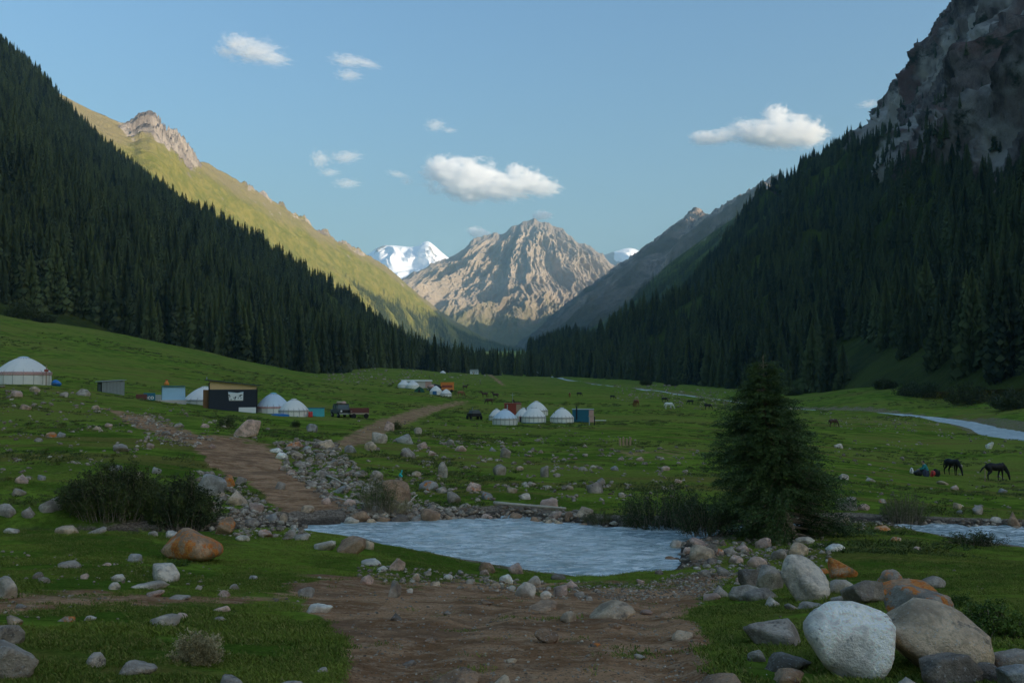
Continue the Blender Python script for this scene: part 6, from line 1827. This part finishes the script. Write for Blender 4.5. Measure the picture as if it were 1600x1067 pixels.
# stump fence posts and litter
for i, (px_, hp) in enumerate(((969, 12), (974, 13), (979, 11), (984, 13))):
    t, s = place(px_, 696, name='fence_post')
    MB().tube((0, 0, -0.1), (0.03 * (i - 1), 0, hp * s), 0.10, 0.085).part('post', M_WOOD, t); MB().tube((0, 0, hp * s * .98), (0, 0, hp * s * 1.03), 0.07, 0.03).part('tip', M_DRIFT, t)
    tag(t, 'short weathered post in the row on the meadow', 'post', 'row of short posts on the meadow')
t, s = place(626, 746, name='plastic_bag')
o = link('bag', rock_mesh(88, 3, 7, 0.16, 12, 'bag'), plain('turquoise_plastic', (0.06, 0.62, 0.58), 0.4, .1, 5), t); o.scale = (0.16, 0.14, 0.20); o.location = (0, 0, .08)
MB().tube((0.02, 0, .16), (0.06, 0, .30), 0.02, 0.035).part('handle', _plain['turquoise_plastic'], t)
tag(t, 'turquoise plastic bag dropped on the meadow beyond the ford', 'bag')
t, s = place(1539, 752, name='picket')
MB().tube((0, 0, -.1), (0.02, 0, 0.85), 0.035).part('stake', M_WOOD, t); MB().lathe([(0.05, .3), (.05, .36)], 10).part('tether_ring', M_STEEL, t)
tag(t, 'thin tether stake in the grass between the two black horses', 'stake')
# ------------------------------------------------------------------ animals and people
def blob_body(name, chains, voxel, smooth_it=6):
    """limbs and trunk as tapered chains fused into one continuous skin"""
    bm = bmesh.new()
    def ball(c, r):
        m = Matrix.Translation(Vector(c)) @ Matrix.Diagonal((r[0], r[1], r[2], 1.0))
        bmesh.ops.create_icosphere(bm, subdivisions=2, radius=1.0, matrix=m)
    for ch in chains:
        for (p0, r0), (p1, r1) in zip(ch[:-1], ch[1:]):
            p0 = np.array(p0, float); p1 = np.array(p1, float)
            r0 = np.array(r0 if hasattr(r0, '__len__') else (r0,) * 3, float); r1 = np.array(r1 if hasattr(r1, '__len__') else (r1,) * 3, float)
            n = max(2, int(np.linalg.norm(p1 - p0) / (0.45 * min(r0.min(), r1.min()))) + 1)
            for f in np.linspace(0, 1, min(n, 14)): ball(p0 * (1 - f) + p1 * f, r0 * (1 - f) + r1 * f)
    me = bpy.data.meshes.new(name); bm.to_mesh(me); bm.free()
    o = bpy.data.objects.new('tmp', me); COL.objects.link(o)
    m = o.modifiers.new('r', 'REMESH'); m.mode = 'VOXEL'; m.voxel_size = voxel
    k = o.modifiers.new('s', 'SMOOTH'); k.iterations = smooth_it; k.factor = 0.5
    out = bpy.data.meshes.new_from_object(o.evaluated_get(bpy.context.evaluated_depsgraph_get()))
    bpy.data.objects.remove(o); out.name = name
    out.polygons.foreach_set('use_smooth', [True] * len(out.polygons))
    return out

def horse_chains(graze=True, tail_out=0.35):
    """x forward, z up, withers about 1.40 m; head down when grazing"""
    C = []
    C.append([((-0.70, 0, 1.10), (0.20, 0.22, 0.26)), ((-0.42, 0, 1.14), (0.30, 0.27, 0.30)), ((0.0, 0, 1.06), (0.30, 0.28, 0.30)), ((0.38, 0, 1.10), (0.28, 0.25, 0.31)), ((0.60, 0, 1.12), (0.20, 0.19, 0.25))])
    if graze:
        C.append([((0.58, 0, 1.18), (0.22, 0.14, 0.24)), ((0.84, 0, 0.92), (0.17, 0.11, 0.18)), ((1.06, 0, 0.62), (0.13, 0.09, 0.14))])
        C.append([((1.07, 0, 0.58), (0.12, 0.09, 0.12)), ((1.14, 0, 0.34), (0.10, 0.075, 0.12)), ((1.20, 0, 0.10), (0.065, 0.055, 0.08))])
        ears = [((1.00, s * 0.06, 0.64), (1.00, s * 0.09, 0.76)) for s in (-1, 1)]
    else:
        C.append([((0.56, 0, 1.22), (0.20, 0.14, 0.22)), ((0.78, 0, 1.52), (0.14, 0.10, 0.16)), ((0.92, 0, 1.74), (0.11, 0.085, 0.12))])
        C.append([((0.93, 0, 1.74), (0.12, 0.09, 0.12)), ((1.10, 0, 1.60), (0.11, 0.075, 0.10)), ((1.28, 0, 1.42), (0.075, 0.06, 0.07))])
        ears = [((0.90, s * 0.06, 1.84), (0.91, s * 0.08, 1.97)) for s in (-1, 1)]
    for a, b in ears: C.append([(a, 0.035), (b, 0.018)])
    for s, dx in ((-1, 0.05), (1, -0.12)):       # forelegs: straight, wrist low
        C.append([((0.46, s * 0.14, 0.95), (0.13, 0.10, 0.16)), ((0.44 + dx * .4, s * 0.15, 0.70), 0.085), ((0.43 + dx, s * 0.15, 0.42), 0.058), ((0.43 + dx, s * 0.15, 0.14), 0.042), ((0.46 + dx, s * 0.15, 0.05), (0.065, 0.05, 0.05))])
    for s, dx in ((-1, -0.08), (1, 0.14)):       # hind legs: stifle forward, hock back
        C.append([((-0.56, s * 0.13, 1.02), (0.20, 0.13, 0.22)), ((-0.46 + dx * .5, s * 0.15, 0.76), (0.13, 0.09, 0.13)), ((-0.70 + dx, s * 0.15, 0.48), 0.065), ((-0.68 + dx, s * 0.15, 0.15), 0.045), ((-0.64 + dx, s * 0.15, 0.05), (0.065, 0.05, 0.05))])
    return C
def tail_chain(out): return [[((-0.86, 0, 1.16), 0.06), ((-0.86 - out * .6, 0, 0.98), 0.075), ((-0.90 - out, 0, 0.58 + out * .3), 0.05)]]
HORSE_G = blob_body('body', horse_chains(True), 0.032)
TAIL_A = blob_body('tail', tail_chain(0.42), 0.03); TAIL_B = blob_body('tail', tail_chain(0.12), 0.03)
MANE_G = blob_body('mane', [[((0.62, 0, 1.40), (.06, .03, .05)), ((0.92, 0, 1.06), (.07, .03, .06)), ((1.08, 0, 0.74), (.06, .03, .05))]], 0.025)
HORSE_S = blob_body('body', horse_chains(False), 0.036)
MANE_S = blob_body('mane', [[((0.50, 0, 1.44), (.06, .03, .05)), ((0.70, 0, 1.66), (.07, .03, .06)), ((0.88, 0, 1.88), (.05, .03, .05))]], 0.03)
_coat = {}
def coat(name, c):
    if name not in _coat: _coat[name] = plain(name, c, 0.6, 0.25, 3.0)
    return _coat[name]
def horse(px, py, heading, size, label, c, tailmesh=TAIL_B, graze=True, group=None, d=None, name='horse', cat='horse'):
    g0 = on_ground(px, py) if d is None else np.array([*W(px, py, d)[:2], 0.0])
    g0[2] = gz(g0[0], g0[1]) - 0.01
    t = empty(name, g0, heading, size)
    def cp(me, nm, mat):
        me2 = me.copy(); me2.materials.clear(); me2.materials.append(mat); link(nm, me2, None, t)
    cp(HORSE_G if graze else HORSE_S, 'body', c); cp(tailmesh, 'tail', c); cp(MANE_G if graze else MANE_S, 'mane', coat('dark_mane', (0.02, 0.018, 0.016)))
    return tag(t, label, cat, group)
BLK = coat('black_coat', (0.014, 0.012, 0.011)); BRN = coat('chestnut_coat', (0.30, 0.115, 0.05)); BAY = coat('bay_coat', (0.09, 0.045, 0.028)); WHT = coat('white_coat', (0.82, 0.77, 0.68))
horse(1556, 751, 0.15, 0.92, 'black horse grazing broadside, its tail swung out', BLK, TAIL_A)
horse(1488, 742, -1.25, 0.86, 'black horse standing turned towards the heap of packs', BLK, TAIL_B)
HG = 'horses tethered behind the far camp'
horse(720, 619, 0.3, 1.0, 'chestnut horse nearest the far yurts', BRN, group=HG, d=262)
horse(757, 619, 3.3, 1.0, 'dark horse walking among the tethered horses, middle of the line', BAY, graze=False, group=HG, d=266)
horse(774, 619, 3.0, 1.0, 'dark horse at the open end of the tethered line', BAY, graze=False, group=HG, d=266)
horse(727, 607, 0.1, 1.0, 'dark horse standing higher up behind the tethered line', BAY, graze=False, group=HG, d=330)
horse(765, 628, 3.2, 0.95, 'dark animal lying low in the grass before the tethered line', BAY, group=HG, d=225)
horse(808, 618, 2.6, 1.0, 'dark horse behind the antenna pole of the round camp', BAY, graze=False, d=205)
CG = 'cattle grazing towards the far river'
horse(890, 619, 1.6, 1.05, 'rust brown cow seen from behind beyond the round camp', BRN, group=CG, d=300, name='cow', cat='cow')
horse(905, 615, 0.2, 0.9, 'black cow next to the rust brown one', BLK, group=CG, d=320, name='cow', cat='cow')
horse(994, 637, 1.9, 1.25, 'brown cow alone on the open meadow', BRN, group=CG, d=215, name='cow', cat='cow')
horse(1045, 639, 0.0, 1.0, 'white horse on the meadow before the far river', WHT, group=CG, d=212)
horse(1038, 627, 0.3, 0.9, 'black cow behind the white horse', BLK, group=CG, d=275, name='cow', cat='cow')
horse(1079, 629, 3.0, 0.9, 'black cow close to the far river', BLK, group=CG, d=268, name='cow', cat='cow')
horse(1106, 636, 0.2, 0.95, 'black cow beside the lone spruce on the far meadow', BLK, group=CG, d=232, name='cow', cat='cow')
horse(1302, 661, 0.4, 0.9, 'dark calf on the meadow past the lone spruce', BAY, group=CG, d=150, name='calf', cat='calf')
horse(957, 623, 0.2, 0.8, 'small black calf near the scree of the far river', BLK, group=CG, d=290, name='calf', cat='calf')

# a person bending over packs
def person():
    g0 = on_ground(1452, 743); g0[1] += 0.4; g0[2] = gz(g0[0], g0[1])
    t = empty('person', g0, 2.9, 0.92)
    SK = plain('skin', (0.52, 0.30, 0.20), 0.6, .08, 8); JK = plain('teal_jacket', (0.04, 0.26, 0.24), 0.75, .15, 6); TR = plain('dark_trousers', (0.025, 0.028, 0.04), 0.8, .2, 6); HR = plain('dark_hair', (0.02, 0.016, 0.013), 0.6, .2, 10)
    ch = []
    ch.append([((0, 0, 0.30), (.16, .17, .13)), ((0.05, 0, 0.50), (.13, .16, .14)), ((0.16, 0, 0.72), (.13, .19, .13)), ((0.22, 0, 0.84), (.07, .08, .07)), ((0.27, 0, 0.95), (.10, .075, .12)), ((0.29, 0, 1.0), (.095, .078, .10))])   # pelvis to head, stooping
    ch.append([((0.37, 0, 0.955), (.022, .018, .022)), ((0.375, 0, 0.95), (.02, .016, .02))])     # nose
    for s in (-1, 1):
        ch.append([((0.03, s * .10, 0.30), (.10, .09, .10)), ((0.42, s * .16, 0.42), .075), ((0.34, s * .16, 0.06), .052), ((0.46, s * .17, 0.035), (.09, .045, .035))])
        ch.append([((0.17, s * .20, 0.74), .062), ((0.30, s * .27, 0.52), .048), ((0.52, s * .20, 0.44), .038), ((0.58, s * .19, 0.43), (.05, .028, .035))])
        for f in range(4): ch.append([((0.60, s * (.165 + .016 * f), 0.43), .011), ((0.655, s * (.165 + .016 * f), 0.41), .010), ((0.67, s * (.165 + .016 * f), 0.385), .009)])
        ch.append([((0.57, s * .155, 0.44), .012), ((0.61, s * .135, 0.42), .010)])
        ch.append([((0.27, s * .085, 0.97), (.02, .012, .03)), ((0.27, s * .088, 0.98), (.02, .012, .03))])
    link('body', blob_body('body', ch, 0.014, 3), SK, t)
    jk = [[((0.02, 0, 0.36), (.17, .185, .10)), ((0.05, 0, 0.50), (.15, .18, .15)), ((0.16, 0, 0.72), (.15, .21, .145)), ((0.21, 0, 0.80), (.09, .10, .07))]]
    for s in (-1, 1): jk.append([((0.17, s * .20, 0.74), .08), ((0.30, s * .27, 0.52), .064), ((0.50, s * .205, 0.445), .052)])
    link('jacket', blob_body('jacket', jk, 0.022, 3), JK, t)
    tr = [[((0.0, 0, 0.28), (.175, .185, .14)), ((0.02, 0, 0.34), (.17, .18, .10))]]
    for s in (-1, 1): tr.append([((0.03, s * .10, 0.30), (.115, .105, .115)), ((0.42, s * .16, 0.42), .092), ((0.345, s * .16, 0.10), .07)])
    link('trousers', blob_body('trousers', tr, 0.022, 3), TR, t)
    link('hair', blob_body('hair', [[((0.255, 0, 1.02), (.10, .083, .09)), ((0.24, 0, 0.98), (.09, .083, .09))]], 0.018, 2), HR, t)
    tag(t, 'person in a teal jacket crouching among packs near the black horses', 'person')
person()
def pack(px, py, w, h, label, mat, seed, dy=0.0):
    g0 = on_ground(px, py); g0[1] += dy; g0[2] = gz(g0[0], g0[1]); s = g0[1] / F
    t = empty('pack', g0, 0.2)
    o = link('bag', rock_mesh(seed, 3, 7, 0.05, 9, 'bag'), mat, t); o.scale = (w * s, w * s * 0.7, h * s * 1.15); o.location = (0, 0, h * s * 0.45)
    MB().tube((-w * s * .3, -w * s * .36, h * s * .25), (-w * s * .25, -w * s * .30, h * s * .85), 0.02).part('strap', M_BLACK, t); MB().tube((w * s * .3, -w * s * .36, h * s * .25), (w * s * .25, -w * s * .30, h * s * .85), 0.02).part('strap', M_BLACK, t)
    return tag(t, label, 'bag')
pack(1458, 745, 10, 10, 'red pack in the heap by the black horses', M_RED, 51)
pack(1466, 745, 12, 12, 'black bag at the horse side of the heap', M_BLACK, 52, 0.3)
pack(1446, 744, 11, 10, 'dark bag beside the crouching person', plain('slate_cloth', (0.05, 0.055, 0.08), .8, .2, 5), 53, -0.1)
pack(1434, 743, 15, 9, 'dark and long saddle bag at the outer end of the heap', M_BLACK, 54)
pack(1431, 741, 9, 9, 'whitish bundle behind the long saddle bag', M_FELT3, 55, 0.7)
# ------------------------------------------------------------------ valley air
def box_mesh(name, lo, hi):
    V = [(x, y, z) for x in (lo[0], hi[0]) for y in (lo[1], hi[1]) for z in (lo[2], hi[2])]
    Q = [(0, 1, 3, 2), (4, 6, 7, 5), (0, 4, 5, 1), (2, 3, 7, 6), (0, 2, 6, 4), (1, 5, 7, 3)]
    return make_mesh(name, V, Q=Q, smooth_shade=False)
_hm = bpy.data.materials.new('valley_haze'); _hm.use_nodes = True
_t = _hm.node_tree
for n in list(_t.nodes):
    if n.type == 'BSDF_PRINCIPLED': _t.nodes.remove(n)
_v = _t.nodes.new('ShaderNodeVolumePrincipled')
_v.inputs['Color'].default_value = (0.46, 0.78, 1.0, 1)
_v.inputs['Density'].default_value = 6.0e-5
_v.inputs['Anisotropy'].default_value = 0.0
_t.links.new(_v.outputs[0], _t.nodes['Material Output'].inputs['Volume'])
_hz = link('haze', box_mesh('haze', (-9500, -7500, -45), (9500, 15500, 1700)), _hm)
tag(_hz, 'thin pale blue haze filling the valley', 'haze', kind='stuff')
# ------------------------------------------------------------------ clouds: bodies of droplets high above the far mountains
def cloud_mat(name, dens, scale, thr, gain):
    m = bpy.data.materials.new(name); m.use_nodes = True
    t = m.node_tree
    for n in list(t.nodes):
        if n.type == 'BSDF_PRINCIPLED': t.nodes.remove(n)
    v = t.nodes.new('ShaderNodeVolumePrincipled')
    v.inputs['Color'].default_value = (1, 1, 1, 1); v.inputs['Anisotropy'].default_value = -0.15
    tc = t.nodes.new('ShaderNodeTexCoord'); nz = t.nodes.new('ShaderNodeTexNoise')
    nz.inputs['Scale'].default_value = scale; nz.inputs['Detail'].default_value = 6; nz.inputs['Roughness'].default_value = 0.62; nz.inputs['Distortion'].default_value = 0.4
    t.links.new(tc.outputs['Object'], nz.inputs['Vector'])
    ln = t.nodes.new('ShaderNodeVectorMath'); ln.operation = 'LENGTH'; t.links.new(tc.outputs['Object'], ln.inputs[0])
    # solid core, ragged rim
    a = t.nodes.new('ShaderNodeMath'); a.operation = 'MULTIPLY_ADD'; t.links.new(ln.outputs['Value'], a.inputs[0]); a.inputs[1].default_value = -gain; a.inputs[2].default_value = gain - thr
    b = t.nodes.new('ShaderNodeMath'); b.operation = 'ADD'; t.links.new(a.outputs[0], b.inputs[0]); t.links.new(nz.outputs['Fac'], b.inputs[1])
    r = t.nodes.new('ShaderNodeMapRange'); r.interpolation_type = 'SMOOTHSTEP'
    r.inputs['From Min'].default_value = 0.0; r.inputs['From Max'].default_value = 0.20; r.inputs['To Max'].default_value = dens
    t.links.new(b.outputs[0], r.inputs['Value']); t.links.new(r.outputs[0], v.inputs['Density'])
    t.links.new(v.outputs[0], t.nodes['Material Output'].inputs['Volume'])
    return m
M_CLOUD = cloud_mat('cumulus_cloud', 0.0085, 3.2, 0.62, 0.50)
M_WISP = cloud_mat('wispy_cloud', 0.0046, 3.4, 0.62, 0.40)
M_SMALL = cloud_mat('small_cumulus_cloud', 0.020, 2.6, 0.66, 0.60)
_cv, _ct = ico(3)
_puff = make_mesh('puff', _cv, T=_ct)
_puff_w = make_mesh('puff', _cv, T=_ct)
_puff_s = make_mesh('puff', _cv, T=_ct); _puff_s.materials.append(M_SMALL)
_puff.materials.append(M_CLOUD); _puff_w.materials.append(M_WISP)
def cloud(label, puffs, d, wisp=False, small=False):
    c0 = W(puffs[0][0], puffs[0][1], d)
    t = empty('cloud', c0)
    for px, py, w, h in puffs:
        p = W(px, py, d) - c0; s = d / F
        o = link('puff', _puff_w if wisp else (_puff_s if small else _puff), None, t)
        o.location = [float(c) for c in p]; o.scale = (w * s * 0.62, (w + h) * s * 0.35, h * s * 0.62)
        o.rotation_euler = (0, random.uniform(-0.1, 0.3), 0)
    return tag(t, label, 'cloud', 'small fair weather clouds')
cloud('largest white cloud above the bare central mountain', [(725, 278, 130, 66), (690, 264, 60, 44), (775, 292, 120, 46), (818, 282, 70, 42), (845, 292, 70, 34), (735, 302, 70, 36), (805, 266, 34, 26)], 13000)
cloud('white cloud beside the forested craggy mountain', [(1235, 205, 110, 54), (1212, 178, 46, 32), (1180, 208, 100, 40), (1265, 212, 60, 40), (1120, 215, 80, 24), (1095, 216, 40, 24), (1200, 215, 90, 34)], 12500)
cloud('slanting thin white cloud above the forested slope', [(395, 80, 95, 40), (370, 68, 60, 34), (425, 92, 70, 26), (350, 82, 40, 20)], 11000, True)
cloud('faint split wisp of cloud next to the slanting one', [(545, 96, 70, 22), (545, 118, 50, 20), (575, 100, 50, 14)], 11500, True)
cloud('thin wisps of cloud above the grassy ridge', [(540, 246, 60, 22), (500, 250, 36, 34), (542, 287, 50, 18), (515, 270, 40, 14)], 12500, True)
cloud('tiny white cloud above the largest cloud', [(680, 196, 38, 22), (702, 204, 30, 10)], 12500, True)
cloud('faint cloud streak beside the largest cloud', [(622, 273, 44, 12), (636, 284, 26, 14)], 13000, True)
cloud('small cloud puff behind the shoulder of the central mountain', [(748, 364, 40, 20), (740, 362, 24, 14)], 14000, small=True)
cloud('small cloud puff above the summit of the central mountain', [(848, 336, 34, 16), (838, 340, 20, 12)], 14000, small=True)
cloud('small thin cloud behind the crags', [(1358, 163, 44, 14), (1395, 156, 24, 14)], 12500, True)
